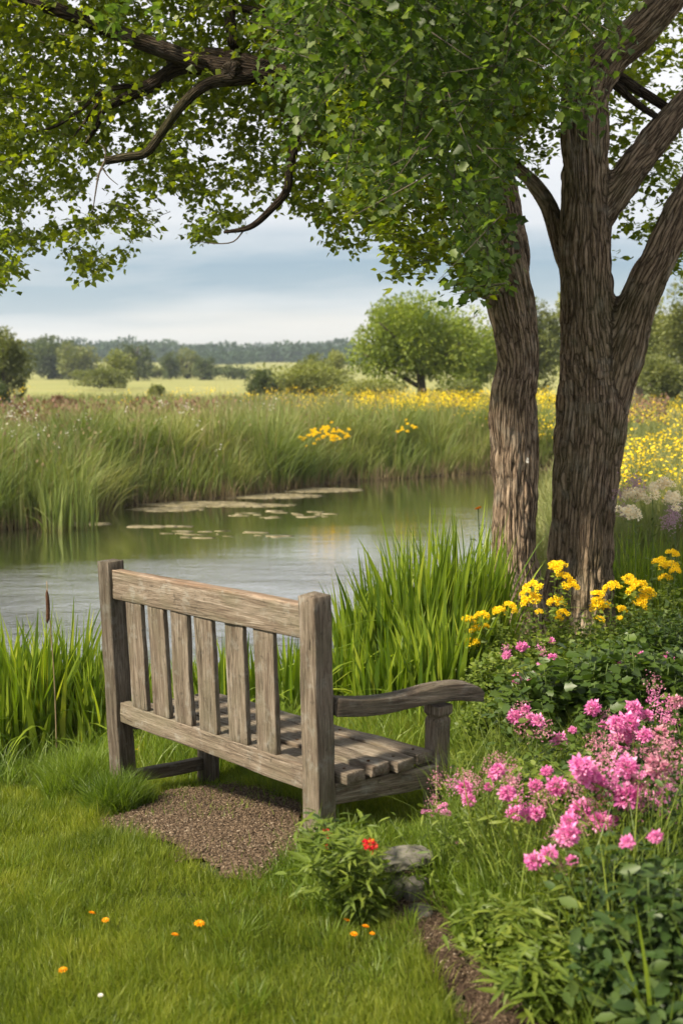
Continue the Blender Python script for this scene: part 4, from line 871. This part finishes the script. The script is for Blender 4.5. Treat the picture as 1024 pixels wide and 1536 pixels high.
for px, Y, r, n, h, lb in [(745, 3.18, .09, 240, .20, 'bright grass tuft beside the top of the bare soil strip'), (800, 2.98, .09, 260, .22, 'bright grass tuft halfway down the soil strip'), (850, 2.85, .09, 240, .24, 'grass tuft between the soil strip and the grey green bush'),
                           (700, 3.5, .14, 360, .24, 'grass tuft under the pink pompoms nearest the bench'), (760, 3.25, .13, 340, .26, 'grass tuft under the bright pink heads of the bed centre'), (672, 3.62, .08, 200, .15, 'grass tuft by the foot of the bench front leg'), (930, 2.5, .08, 220, .22, 'grass tuft at the bottom edge right of the soil strip')]:
    iris(X(px, Y), Y, r, n, h, lb, 'grass_tuft', 'grass tufts in the flower bed', .006, (.15, .9), 'longgrass')
# straggling tall single blade behind the bench top rail
o = iris(X(330, 5.9), 5.9, .02, 6, .98, 'thin lone blade rising above the bench back', 'grass_stalk', None, .012, (.02, .12)); 
# pale reeds standing at the left of the far bank
for px, Y, n, lb in [(28, 16.6, 60, 'pale upright reed tuft at the waterline by the left edge'), (82, 16.3, 90, 'pale upright reed tuft right of the first one on the far bank'), (118, 16.5, 60, 'yellowish reed tuft standing out from the far bank')]:
    iris(X(px, Y), Y, .22, n, 1.25, lb, 'reed_tuft', 'reed tufts at the far waterline', .022, (.02, .25), 'reed')
# cattail
def cattail():
    p = np.array([X(72, 5.7), 5.7, 0]); p[2] = gz(p[0], p[1]); t = at(70, 872, 5.7)
    e = empty('cattail', p, 'brown cattail spike standing at the left by the water', 'plant')
    g = Geo(); add_tube(g, spline([p, (p+t)/2+[.01, 0, 0], t], 8), np.linspace(.004, .002, 8), 6); link('stem', g.mesh('stem', M['straw']), None, e)
    g = Geo(); S = spline([at(71, 935, 5.7), at(72, 912, 5.7), at(70, 885, 5.7)], 12); add_tube(g, S, .009*np.sqrt(np.clip(1-(np.linspace(-1, 1, 12))**4, .05, 1)), 10); link('seed_head', g.mesh('seed_head', M['cattail'], True), None, e)
cattail()

# --- flower head meshes (shared)
def fib(n):
    i = np.arange(n)+.5; ph = np.arccos(1-2*i/n); th = np.pi*(1+5**.5)*i; return np.stack([np.cos(th)*np.sin(ph), np.sin(th)*np.sin(ph), np.cos(ph)], 1)
def head_pom(r, n, mat, flat=.85, seed=1):
    q = np.random.default_rng(seed); g = Geo(); D = fib(n)*np.array([1, 1, flat]); D = D+q.normal(0, .18, D.shape)
    P = D*r*q.uniform(.45, .8, (n, 1)); add_leaves(g, P, D+q.normal(0, .25, D.shape), r*q.uniform(.35, .6, n), TRIP, q.uniform(0, 1, n), up=(.3, .2, .8), upj=1.); return g.mesh('flower_head', M[mat])
def head_umbel(r, n, mat, seed=1, fl=.45):
    """domed cluster of little ball florets"""
    q = np.random.default_rng(seed); g = Geo(); k = 26
    for _ in range(n):
        a = q.uniform(0, 6.28); rr = r*math.sqrt(q.uniform(0, 1)); c = np.array([rr*math.cos(a), rr*math.sin(a), fl*r*(1-(rr/r)**2)+q.uniform(-.25, .2)*r])
        D = fib(k); add_leaves(g, c+D*r*.13, D+q.normal(0, .3, D.shape), r*.2*q.uniform(.7, 1.2, k), DIAM, q.uniform(0, 1, k), upj=1.)
    return g.mesh('flower_head', M[mat])
def head_spray(r, n, mat, seed=1, tall=1.3):
    q = np.random.default_rng(seed); g = Geo(); c = q.normal(0, .42, (n, 3))*r*np.array([1, 1, tall])
    for k in range(4): add_leaves(g, c, q.normal(0, 1, c.shape), r*.13*q.uniform(.6, 1.3, n), DIAM, q.uniform(0, 1, n), upj=1.)
    return g.mesh('flower_spray', M[mat])
def head_daisy(r, n, mat, seed=1):
    q = np.random.default_rng(seed); g = Geo()
    for lay, (k, el, s) in enumerate(((n, .15, 1.), (n, .45, .85), (n-2, .9, .6))):
        a = np.arange(k)/k*6.283+lay*.3; D = np.stack([np.cos(a), np.sin(a), np.full(k, el)], 1); add_leaves(g, D*r*.08, D, r*s, (OVAL[0]*np.array([1, 1.1, 1]), OVAL[1]), q.uniform(0, 1, k), upj=.1)
    return g.mesh('flower_head', M[mat])
HP = [head_pom(1., 230, 'pink', .85, s) for s in (1, 2, 3)]; HPP = [head_pom(1., 150, 'pink_pale', .9, 4)]
HU = [head_umbel(1., 8, 'pink', s, .8) for s in (5, 6)]
HS = [head_spray(1., 75, 'pink_pale', s) for s in (7, 8, 9)]; HSP = [head_spray(1., 90, 'pink', s) for s in (10, 11)]
HY = [head_umbel(1., 24, 'yellow', s, .6) for s in (12, 13, 14)]
def put_head(me, parent, p, s, name=None):
    o = bpy.data.objects.new(name or me.name.split('.')[0], me); COL.objects.link(o); o.parent = parent
    o.location = Vector(p)-parent.location; o.scale = (s, s, s*random.uniform(.85, 1.05)); o.rotation_euler = (random.uniform(-.5, .5), random.uniform(-.4, .4), random.uniform(0, 6.28)); return o
def leafy(g, base, tips, tmpl, size, per, spread=.03, lo=.1, up=.5, sg=None, srad=.003):
    """stems from base to each tip, clothed in leaves"""
    for tp in tips:
        mid = (base+tp)/2+np.array([(tp[0]-base[0])*.25, (tp[1]-base[1])*.25, .04]); S = spline([base, mid, tp], 9)
        if sg is not None: add_tube(sg, S, np.linspace(srad, srad*.45, 9), 5)
        t = U(lo, 1., per); P = np.stack([np.interp(t*8, np.arange(9), S[:, k]) for k in range(3)], 1)+RNG.normal(0, spread, (per, 3))
        a = U(0, 6.28, per); D = np.stack([np.cos(a), np.sin(a), U(-.5, .6, per)], 1); add_leaves(g, P, D, size*U(.5, 1.25, per), tmpl, upj=up)
def flower_plant(name, label, cat, Y, heads, meshes, size, group, leaf='bush', tmpl=OVAL, lsize=.04, per=22, extra=None, base=None, drop=.28, bushes=8):
    """heads: (px,py[,scale]) at depth about Y"""
    hp = [at(h_[0], h_[1], Y+random.uniform(-.06, .06)) for h_ in heads]; cx = np.mean([p[0] for p in hp]); cyy = Y+.03
    if base is not None: cx = X(base, Y)
    b = np.array([cx, cyy, gz(cx, cyy)]); e = empty(name, b, label, cat, group); g = Geo(); sg = Geo()
    tips = [p-[0, 0, .012] for p in hp]
    for _ in range(bushes): tips.append(b+np.array([random.uniform(-.17, .17), random.uniform(-.15, .15), max(.08, (np.mean([p[2] for p in hp])-b[2]))*random.uniform(.35, .85)]))
    leafy(g, b, tips, tmpl, lsize, per, .02, .12, .6, sg, .0026); link('foliage', g.mesh('foliage', M[leaf]), None, e); link('stems', sg.mesh('stems', M['stem']), None, e) if False else link('stem', sg.mesh('stem', M['stem']), None, e)
    for i, (p, h_) in enumerate(zip(hp, heads)):
        s = size*(h_[2] if len(h_) > 2 else 1.)*random.uniform(.7, 1.0); put_head(meshes[(i*5+len(heads)) % len(meshes)], e, p, s, 'flower_head')
    for (px, py, s) in (extra or []): put_head(random.choice(HS+HSP[:1]), e, at(px, py, Y+random.uniform(-.08, .05)), s, 'flower_spray')
    return e
GP = 'pink flower plants in the bed'
flower_plant('pink_flower_plant', 'low pink flowers nearest the bench front leg', 'flowers', 3.55, [(639, 1222, .85), (662, 1213), (668, 1222, .8), (691, 1264, .7)], HP+HU, .024, GP, 'fern', LANCE, .05, 16, [(655, 1170, .03), (680, 1175, .03), (650, 1200, .025)], bushes=6)
flower_plant('pink_flower_plant', 'pink pompom flowers just right of the bench leg', 'flowers', 3.5, [(703, 1200), (697, 1182), (742, 1162), (748, 1155, .8), (733, 1180, .7)], HP, .026, GP, 'fern', LANCE, .05, 18, [(700, 1165, .035), (715, 1178, .03), (735, 1150, .03), (750, 1140, .03)], bushes=6)
flower_plant('pink_flower_plant', 'spray of pink flowers at the upper left of the bed above the grass', 'flowers', 4.15, [(772, 1075), (807, 1081), (797, 1079, .9), (788, 1064, .8), (839, 1110)], HP+HU, .027, GP, 'bush', OVAL, .04, 20, [(790, 1090, .05), (815, 1095, .04), (780, 1065, .035)], bushes=8)
flower_plant('pink_flower_plant', 'two pink heads above the armrest end with small buds', 'flowers', 4.9, [(774, 1017, .9), (795, 1024, .85), (786, 1036, .8), (800, 1010, .5)], HP, .024, GP, 'fern', TRIP, .035, 26, bushes=10)
flower_plant('pink_flower_plant', 'small pink flowers under the yellow ones by the left trunk', 'flowers', 5.3, [(782, 970), (759, 983, .8), (813, 998, 1.), (829, 987, .8), (827, 961, .7)], HP, .026, GP, 'fern', TRIP, .035, 26, [(810, 975, .03), (760, 975, .03)], bushes=12)
flower_plant('pink_flower_plant', 'three separate pink heads over the dark leaves at right', 'flowers', 5.2, [(955, 979), (929, 999), (1002, 986)], HP, .030, GP, 'bush', OVAL, .05, 26, bushes=10)
flower_plant('pink_flower_plant', 'pink flower heads in the middle of the bed with a pointed spray', 'flowers', 4.0, [(889, 1062), (950, 1062), (905, 1087, .6), (859, 1095, .6), (970, 1073)], HP+HU, .025, GP, 'bush', OVAL, .045, 20, [(981, 1027, .035), (978, 1045, .03), (1000, 1060, .05), (905, 1075, .03)], bushes=8)
flower_plant('pink_flower_plant', 'big pink umbels crowded at the right edge', 'flowers', 3.9, [(1014, 1052), (1005, 1085), (1015, 1120, 1.2), (990, 1100), (1008, 1150)], HU+HPP, .030, GP, 'bush', OVAL, .045, 18, [(990, 1120, .05), (1000, 1070, .05), (1010, 1140, .05)], bushes=6)
flower_plant('pink_flower_plant', 'pale pink umbels massed right of the bed centre', 'flowers', 3.75, [(941, 1085, 1.2), (931, 1110, 1.2), (966, 1103), (945, 1100, 1.), (925, 1085)], HP+HU, .030, GP, 'bush', OVAL, .045, 18, [(920, 1120, .06), (960, 1130, .06), (900, 1125, .05), (890, 1110, .04), (980, 1140, .05)], bushes=6)
flower_plant('pink_flower_plant', 'cluster of bright pink heads in the centre of the bed', 'flowers', 3.35, [(760, 1190), (773, 1220), (805, 1220, .85), (803, 1179), (835, 1180, 1.1), (820, 1157, .7), (790, 1222, .8)], HP+HU, .028, GP, 'fern', LANCE, .05, 18, [(770, 1175, .04), (785, 1205, .04), (765, 1160, .035), (815, 1200, .035)], bushes=8)
flower_plant('pink_flower_plant', 'largest cushion of bright pink flowers right of centre', 'flowers', 3.3, [(881, 1162, 1.35), (895, 1172), (872, 1150, 1.), (872, 1214), (860, 1222, .8), (902, 1233, 1.3), (915, 1232, .9)], HP+HU, .030, GP, 'fern', LANCE, .05, 18, [(860, 1190, .04), (900, 1200, .05)], bushes=8)
flower_plant('pink_flower_plant', 'two round lilac pink heads lowest at the front of the bed', 'flowers', 2.95, [(800, 1292, 1.05), (824, 1281, 1.05), (858, 1291, .75)], HP, .021, GP, 'fern', LANCE, .05, 20, [(838, 1300, .02)], bushes=8)
flower_plant('pink_flower_plant', 'pink heads above the front cluster of the bed', 'flowers', 3.1, [(851, 1252, 1.2), (854, 1232, 1.), (848, 1262, .8)], HP, .024, GP, 'fern', LANCE, .05, 18, [(835, 1255, .03), (870, 1245, .03)], bushes=5)
flower_plant('pink_flower_plant', 'dense loose pink umbels at the right under the pale mass', 'flowers', 3.3, [(945, 1211, 1.2), (930, 1180, 1.3), (954, 1174, 1.1), (940, 1195, 1.2), (972, 1168), (1000, 1187, .9), (985, 1150, 1.), (940, 1150, 1.)], HU+HPP+HP[:1], .032, GP, 'grey_leaf', OVAL, .045, 18, [(920, 1150, .05), (960, 1200, .05), (980, 1185, .06), (1010, 1160, .06), (905, 1145, .05), (1000, 1125, .05)], bushes=8)
flower_plant('pink_flower_plant', 'deep pink single heads low at the right edge', 'flowers', 2.75, [(983, 1255, 1.), (941, 1263, .9)], [HP[0]], .019, GP, 'grey_leaf', OVAL, .05, 22, bushes=8)
GY = 'yellow flower plants around the trunks'
def yel(label, Y, heads, k=1., **kw): flower_plant('yellow_flower_plant', label, 'flowers', Y, heads, HY, .052*k, GY, 'fern', TRIP, .032, 46, bushes=16, **kw)
yel('yellow flowers lowest left, beside the iris leaves', 6.0, [(708, 968, .9), (722, 925, .8), (702, 931, .8), (714, 947), (728, 940, .5)])
yel('yellow flowers against the foot of the left trunk', 6.1, [(765, 911, .8), (748, 918, .8), (797, 902, 1.2), (800, 882, 1.), (787, 890, .7), (808, 918, .5)])
yel('tall yellow flowers in the gap between the trunks', 6.2, [(835, 905), (847, 868, 1.1), (838, 852, .9), (856, 880, 1.), (832, 850, .7), (845, 922, .8), (838, 928, .5)])
yel('yellow flowers in front of the right trunk', 6.2, [(895, 905, 1.), (900, 912, 1.2), (896, 893, .8), (918, 882, .9), (898, 930, .8), (932, 915, .6), (930, 928, .4)])
yel('long yellow flower cluster right of the right trunk', 6.3, [(942, 869, .8), (955, 884, 1.1), (965, 900, 1.1), (970, 890, .9), (958, 908, .8), (950, 875, .8)])
yel('yellow flowers highest at the right edge', 6.4, [(990, 845, .9), (1003, 852, 1.), (998, 868, .9), (1008, 832, .9), (1012, 858, .7)])

def shrub(name, label, px, py, Y, rx, h, n, tmpl, size, mat, group=None, stems=14, ry=None, cat='plant'):
    """bushy plant whose foliage fills a dome; px,py = its visual centre"""
    c = at(px, py, Y); bz = gz(c[0], Y); b = np.array([c[0], Y, bz]); e = empty(name, b, label, cat, group); g = Geo(); sg = Geo(); tips = []
    for i in range(stems):
        a = random.uniform(0, 6.28); r = math.sqrt(random.random()); hh = h*(1-.45*r*r)*random.uniform(.8, 1.1); tips.append(b+np.array([math.cos(a)*r*rx, math.sin(a)*r*(ry or rx*.8), hh]))
    leafy(g, b, tips, tmpl, size, max(3, n//stems), max(.02, rx*.13), .25, .6, sg, .004)
    link('foliage', g.mesh('foliage', M[mat]), None, e); link('stem', sg.mesh('stem', M['stem']), None, e); return e
GS = 'leafy plants of the flower bed'
shrub('leafy_shrub', 'dark lobed-leaf bush filling the middle of the bed', 860, 1040, 4.75, .34, .44, 2600, MAPLE, .05, 'bush', GS, 46)
shrub('leafy_shrub', 'dark leafy bush at the right edge behind the pink flowers', 985, 1030, 4.75, .32, .46, 2200, MAPLE, .05, 'bush', GS, 40)
shrub('leafy_shrub', 'dark leafy bush below the separate pink heads', 930, 1000, 5.2, .3, .36, 1700, MAPLE, .05, 'bush', GS, 34)
shrub('leafy_shrub', 'light feathery bush at the left tip of the bed', 745, 1000, 5.5, .2, .38, 2600, TRIP, .026, 'fern', GS, 40)
shrub('leafy_shrub', 'feathery light green plant behind the armrest end', 770, 1060, 4.9, .22, .3, 2200, TRIP, .026, 'fern', GS, 36)
shrub('leafy_shrub', 'feathery green bush under the yellow flowers between trunks', 840, 960, 6.0, .3, .3, 3200, TRIP, .03, 'fern', GS, 40)
shrub('leafy_shrub', 'feathery green bush under the yellow flowers at right', 950, 950, 6.1, .36, .34, 3400, TRIP, .03, 'bush', GS, 40)
shrub('leafy_shrub', 'green bush below the highest yellow flowers', 1020, 930, 6.0, .3, .42, 2400, TRIP, .035, 'bush', GS, 34)
shrub('leafy_shrub', 'twiggy bush beneath the crowded pink umbels', 960, 1170, 3.85, .3, .3, 2400, OVAL, .03, 'grey_leaf', GS, 40)
shrub('leafy_shrub', 'green leaves under the upper left pink spray', 850, 1150, 3.9, .26, .24, 2000, OVAL, .035, 'fern', GS, 34)
shrub('leafy_shrub', 'large grey green bush filling the lower right corner', 1000, 1390, 2.65, .22, .42, 1500, OVAL, .05, 'grey_leaf', GS, 36)
shrub('leafy_shrub', 'broad leaved plant low at the bottom right', 975, 1490, 2.4, .15, .22, 600, OVAL, .055, 'grey_leaf', GS, 22)
shrub('leafy_shrub', 'dark leafy plant below the loose pink umbels', 930, 1310, 2.95, .18, .34, 1200, OVAL, .04, 'grey_leaf', GS, 30)
shrub('leafy_shrub', 'narrow leaved plant beside the bare soil strip', 810, 1450, 2.75, .13, .18, 500, LANCE, .07, 'fern', GS, 30)
shrub('leafy_shrub', 'narrow leaved plant above the soil strip', 770, 1370, 3.0, .15, .2, 700, LANCE, .06, 'fern', GS, 28)
shrub('leafy_shrub', 'narrow leaved plant under the two round lilac pink heads', 840, 1390, 2.9, .14, .26, 650, LANCE, .06, 'fern', GS, 30)
def cover():
    g = Geo(); n = 60000; x = U(.1, 2.3, n); y = U(2.3, 7.4, n); k = inpoly(x, y, BED) & (clearance(x, y) > .03) & (np.abs(x) < .33*y+.15); x, y = x[k], y[k]; n = len(x)
    P = np.stack([x, y, G(x, y)+U(.0, 1, n)**1.5*(.05+.14*n2(x, y, 3, 91))], 1); a = U(0, 6.28, n); D = np.stack([np.cos(a), np.sin(a), U(-.2, .9, n)], 1)
    add_leaves(g, P, D, U(.015, .04, n), OVAL, upj=.5)
    m = 2600; x = U(.3, 1.2, m); y = U(2.2, 3.6, m); k = inpoly(x, y, BED) & (clearance(x, y) > .1) & (n2(x, y, 4, 95) > .48); x, y = x[k], y[k]; m = len(x)
    add_blades(g, np.stack([x, y, G(x, y)-.01], 1), U(.22, .5, m), U(.004, .009, m), U(.15, .8, m), None, 6)
    m = 34000; x = U(.1, 2.3, m); y = U(2.5, 7.4, m); k = inpoly(x, y, BED) & (clearance(x, y) > .04) & (n2(x, y, 3, 92) > .38); x, y = x[k], y[k]; m = len(x)
    add_blades(g, np.stack([x, y, G(x, y)-.01], 1), U(.1, .34, m), U(.003, .007, m), U(.2, .9, m), None, 5)
    tag(link('ground_cover', g.mesh('ground_cover', M['fern'])), 'low green ground cover and grass filling the flower bed', 'ground cover', kind='stuff')
cover()
# long pale blades at the lower right
for px, py0, py1, lb in [(985, 1500, 1255, 'long pale blade rising at the lower right corner'), ]:
    g = Geo(); p = ground(1010, 1520); t = at(983, 1262, 2.5); add_blades(g, np.array([[X(1015, 2.45), 2.45, gz(X(1015, 2.45), 2.45)]]*3)+RNG.normal(0, .008, (3, 3)), np.array([.44, .36, .30]), .012, np.array([.12, .3, .4]), np.array([2.9, 2.6, .4]), 8, face=np.array([0., .3, -.4]))
    o = link('grass_stalk', g.mesh('grass_stalk', M['iris'])); rebase(o); tag(o, lb, 'plant')

# red-flowered plant by the right bench post
def red_plants():
    e = empty('red_flower_plant', ground(556, 1385), 'lance leaved plant with one orange red flower by the flat stone', 'flowers', 'red flowers at the bench post')
    b = np.array(e.location); g = Geo(); sg = Geo(); Y = b[1]; tips = [at(555, 1272, Y-.13)]+[b+np.array([random.uniform(-.2, .02), random.uniform(-.1, .14), random.uniform(.10, .30)]) for _ in range(44)]
    leafy(g, b, tips, LANCE, .06, 26, .014, .1, .5, sg, .0022); link('foliage', g.mesh('foliage', M['fern']), None, e); link('stem', sg.mesh('stem', M['stem']), None, e)
    put_head(head_pom(1., 110, 'red', .7, 31), e, at(555, 1268, Y-.13), .021, 'flower_head'); put_head(head_umbel(1., 6, 'orange', 32), e, at(556, 1262, Y-.142), .011, 'petal_tuft')
    e = empty('red_flower_plant', ground(505, 1320), 'small plant with three crimson flowers against the right bench post', 'flowers', 'red flowers at the bench post')
    b = np.array(e.location); g = Geo(); sg = Geo(); Y = b[1]; hd = [(489, 1247, .8), (494, 1256, 1.), (491, 1270, .95), (499, 1262, .6)]; tips = [at(a, c_, Y) for a, c_, _ in hd]+[b+np.array([random.uniform(-.06, .06), random.uniform(-.05, .05), random.uniform(.06, .2)]) for _ in range(16)]
    leafy(g, b, tips, LANCE, .05, 22, .012, .1, .5, sg, .002); link('foliage', g.mesh('foliage', M['bush']), None, e); link('stem', sg.mesh('stem', M['stem']), None, e)
    hm = head_pom(1., 60, 'red', .8, 33)
    for a, c_, s in hd: put_head(hm, e, at(a, c_, Y-.16),   .013*s, 'flower_head')
red_plants()
# little orange lawn flowers
DZ = head_daisy(1., 9, 'orange', 3); DZY = head_daisy(1., 9, 'yellow', 4); DZW = head_daisy(1., 9, 'white', 5)
def lawn_flower(px, py, s, label, me=DZ, group='orange flowers in the lawn', lift=.05):
    p = ground(px, py+14); e = empty('lawn_flower', p, label, 'flower', group); t = p+np.array([random.uniform(-.008, .008), 0, lift]); g = Geo(); add_tube(g, spline([p, (p+t)/2+[.003, 0, 0], t], 5), .0012, 5)
    add_leaves(g, np.repeat(p[None], 6, 0)+[0, 0, .004], np.array([[math.cos(k), math.sin(k), .4] for k in range(6)]), .022, LANCE); link('stem', g.mesh('stem', M['stem']), None, e)
    o = put_head(me, e, t, s, 'flower_head'); o.rotation_euler = (random.uniform(-.25, .35), random.uniform(-.3, .3), random.uniform(0, 6))
for px, py, s, lb in [(141, 1380, .012, 'left one of the close pair of orange flowers in the lawn'), (160, 1391, .012, 'right one of the close pair of orange flowers in the lawn'), (298, 1397, .017, 'biggest orange flower in the lawn, right of all'),
                      (265, 1414, .013, 'orange flower just lower left of the biggest one'), (93, 1468, .014, 'orange flower lowest in the lawn, near the left edge'),
                      (519, 1392, .010, 'upper left orange flower of the four below the red one'), (547, 1402, .012, 'upper right orange flower of the four below the red one'), (533, 1414, .012, 'lower left orange flower of the four below the red one'), (560, 1413, .009, 'smallest orange flower, right of the four below the red one')]:
    lawn_flower(px, py, s, lb)
for px, py, s, lb in [(207, 1133, .014, 'yellow flower seen under the bench between post and leg'), (115, 1118, .012, 'yellow flower in the grass left of the bench')]:
    lawn_flower(px, py, s, lb, DZY, 'yellow flowers in the grass by the bench', .07)
lawn_flower(150, 1507, .008, 'closed whitish pink bud at the bottom of the lawn', DZW, None, .05)
# orange flower by the left trunk over the water, and the clump of peach and lilac flowers
def stalk_flower(name, label, px, py, Y, me, s, cat='flower', n=1):
    x = X(px, Y); p = np.array([x, Y, max(gz(x, Y), WATER)]); e = empty(name, p, label, cat); g = Geo(); t = at(px, py, Y); add_tube(g, spline([p, (p+t)/2+[.02, 0, 0], t], 6), .004, 5)
    a = U(0, 6.28, 24); tt = U(.1, .9, 24); add_leaves(g, p+(t-p)*tt[:, None], np.stack([np.cos(a), np.sin(a), U(0, .8, 24)], 1), .07, LANCE); link('stem', g.mesh('stem', M['stem']), None, e)
    for k in range(n): put_head(me, e, t+RNG.normal(0, 1, 3)*(n > 1)*(np.array([.17, .12, .08]) if n > 6 else .06), s*random.uniform(.7, 1.2), 'flower_head')
stalk_flower('orange_wildflower', 'single orange flower beside the left trunk over the water', 717, 763, 9.2, head_daisy(1., 9, 'orange', 8), .045)
PE = head_umbel(1., 20, 'peach', 41, .6); LI = head_spray(1., 150, 'lilac', 42, 1.)
stalk_flower('peach_flower', 'peach coloured flower mass right of the forked trunk', 978, 740, 7.4, PE, .09, 'flowers', 7)
stalk_flower('lilac_flower', 'dusky lilac flower spray below the peach flowers', 952, 757, 7.5, LI, .075, 'flowers', 3)
stalk_flower('lilac_flower', 'mauve flower spray at the right edge above the tall grass', 1012, 772, 7.5, LI, .08, 'flowers', 3)
# yellow clumps on the far bank
for px, py, Y, s, n, lb in [(470, 655, 22.5, .036, 22, 'yellow flower clump on the far bank, left one'), (495, 650, 22.5, .038, 34, 'largest yellow flower clump on the far bank'), (605, 642, 24, .036, 8, 'small yellow flower clump on the far bank right of the big one')]:
    stalk_flower('yellow_wildflower', lb, px, py, Y, HY[0], s, 'flowers', n)

# ------------------------------------------------------------------ stones
def rock(px, py, sx, sy, sz, label, mat='rock', seed=1, lift=0., group='stones at the end of the bed'):
    import bmesh
    p = ground(px, py); bm = bmesh.new(); bmesh.ops.create_icosphere(bm, subdivisions=5, radius=1.)
    V = np.array([v.co[:] for v in bm.verts]); d = 1+.45*(fbm(V*1.6+seed*3.1, 3, seed)-.5)+.14*(fbm(V*5+seed, 3, seed+4)-.5)
    V = np.sign(V)*np.abs(V)**.62*d[:, None]*np.array([sx, sy, sz]); a = seed*1.3; c_, s_ = math.cos(a*.3), math.sin(a*.3); V[:, :2] = np.stack([V[:, 0]*c_-V[:, 1]*s_, V[:, 0]*s_+V[:, 1]*c_], 1)
    for v, q in zip(bm.verts, V): v.co = q
    me = bpy.data.meshes.new('rock'); bm.to_mesh(me); bm.free(); me.polygons.foreach_set('use_smooth', np.ones(len(me.polygons), bool)); me.materials.append(M[mat])
    o = bpy.data.objects.new('rock', me); COL.objects.link(o); o.location = (p[0], p[1], p[2]+lift); tag(o, label, 'stone', group)
rock(608, 1338, .080, .055, .024, 'flat topped grey stone lying uppermost on the pile by the flower bed', 'rock', 1, .105)
rock(594, 1350, .042, .04, .058, 'upright brown stone under the left of the flat one', 'rock2', 2, .02)
rock(626, 1352, .046, .036, .054, 'angular brown stone under the right of the flat one', 'rock2', 3, .02)
rock(630, 1378, .040, .034, .030, 'low brown stone at the front of the pile', 'rock2', 4, .008)
rock(606, 1388, .02, .02, .012, 'small flat stone half sunk in the soil in front of the pile', 'rock2', 5, .002)
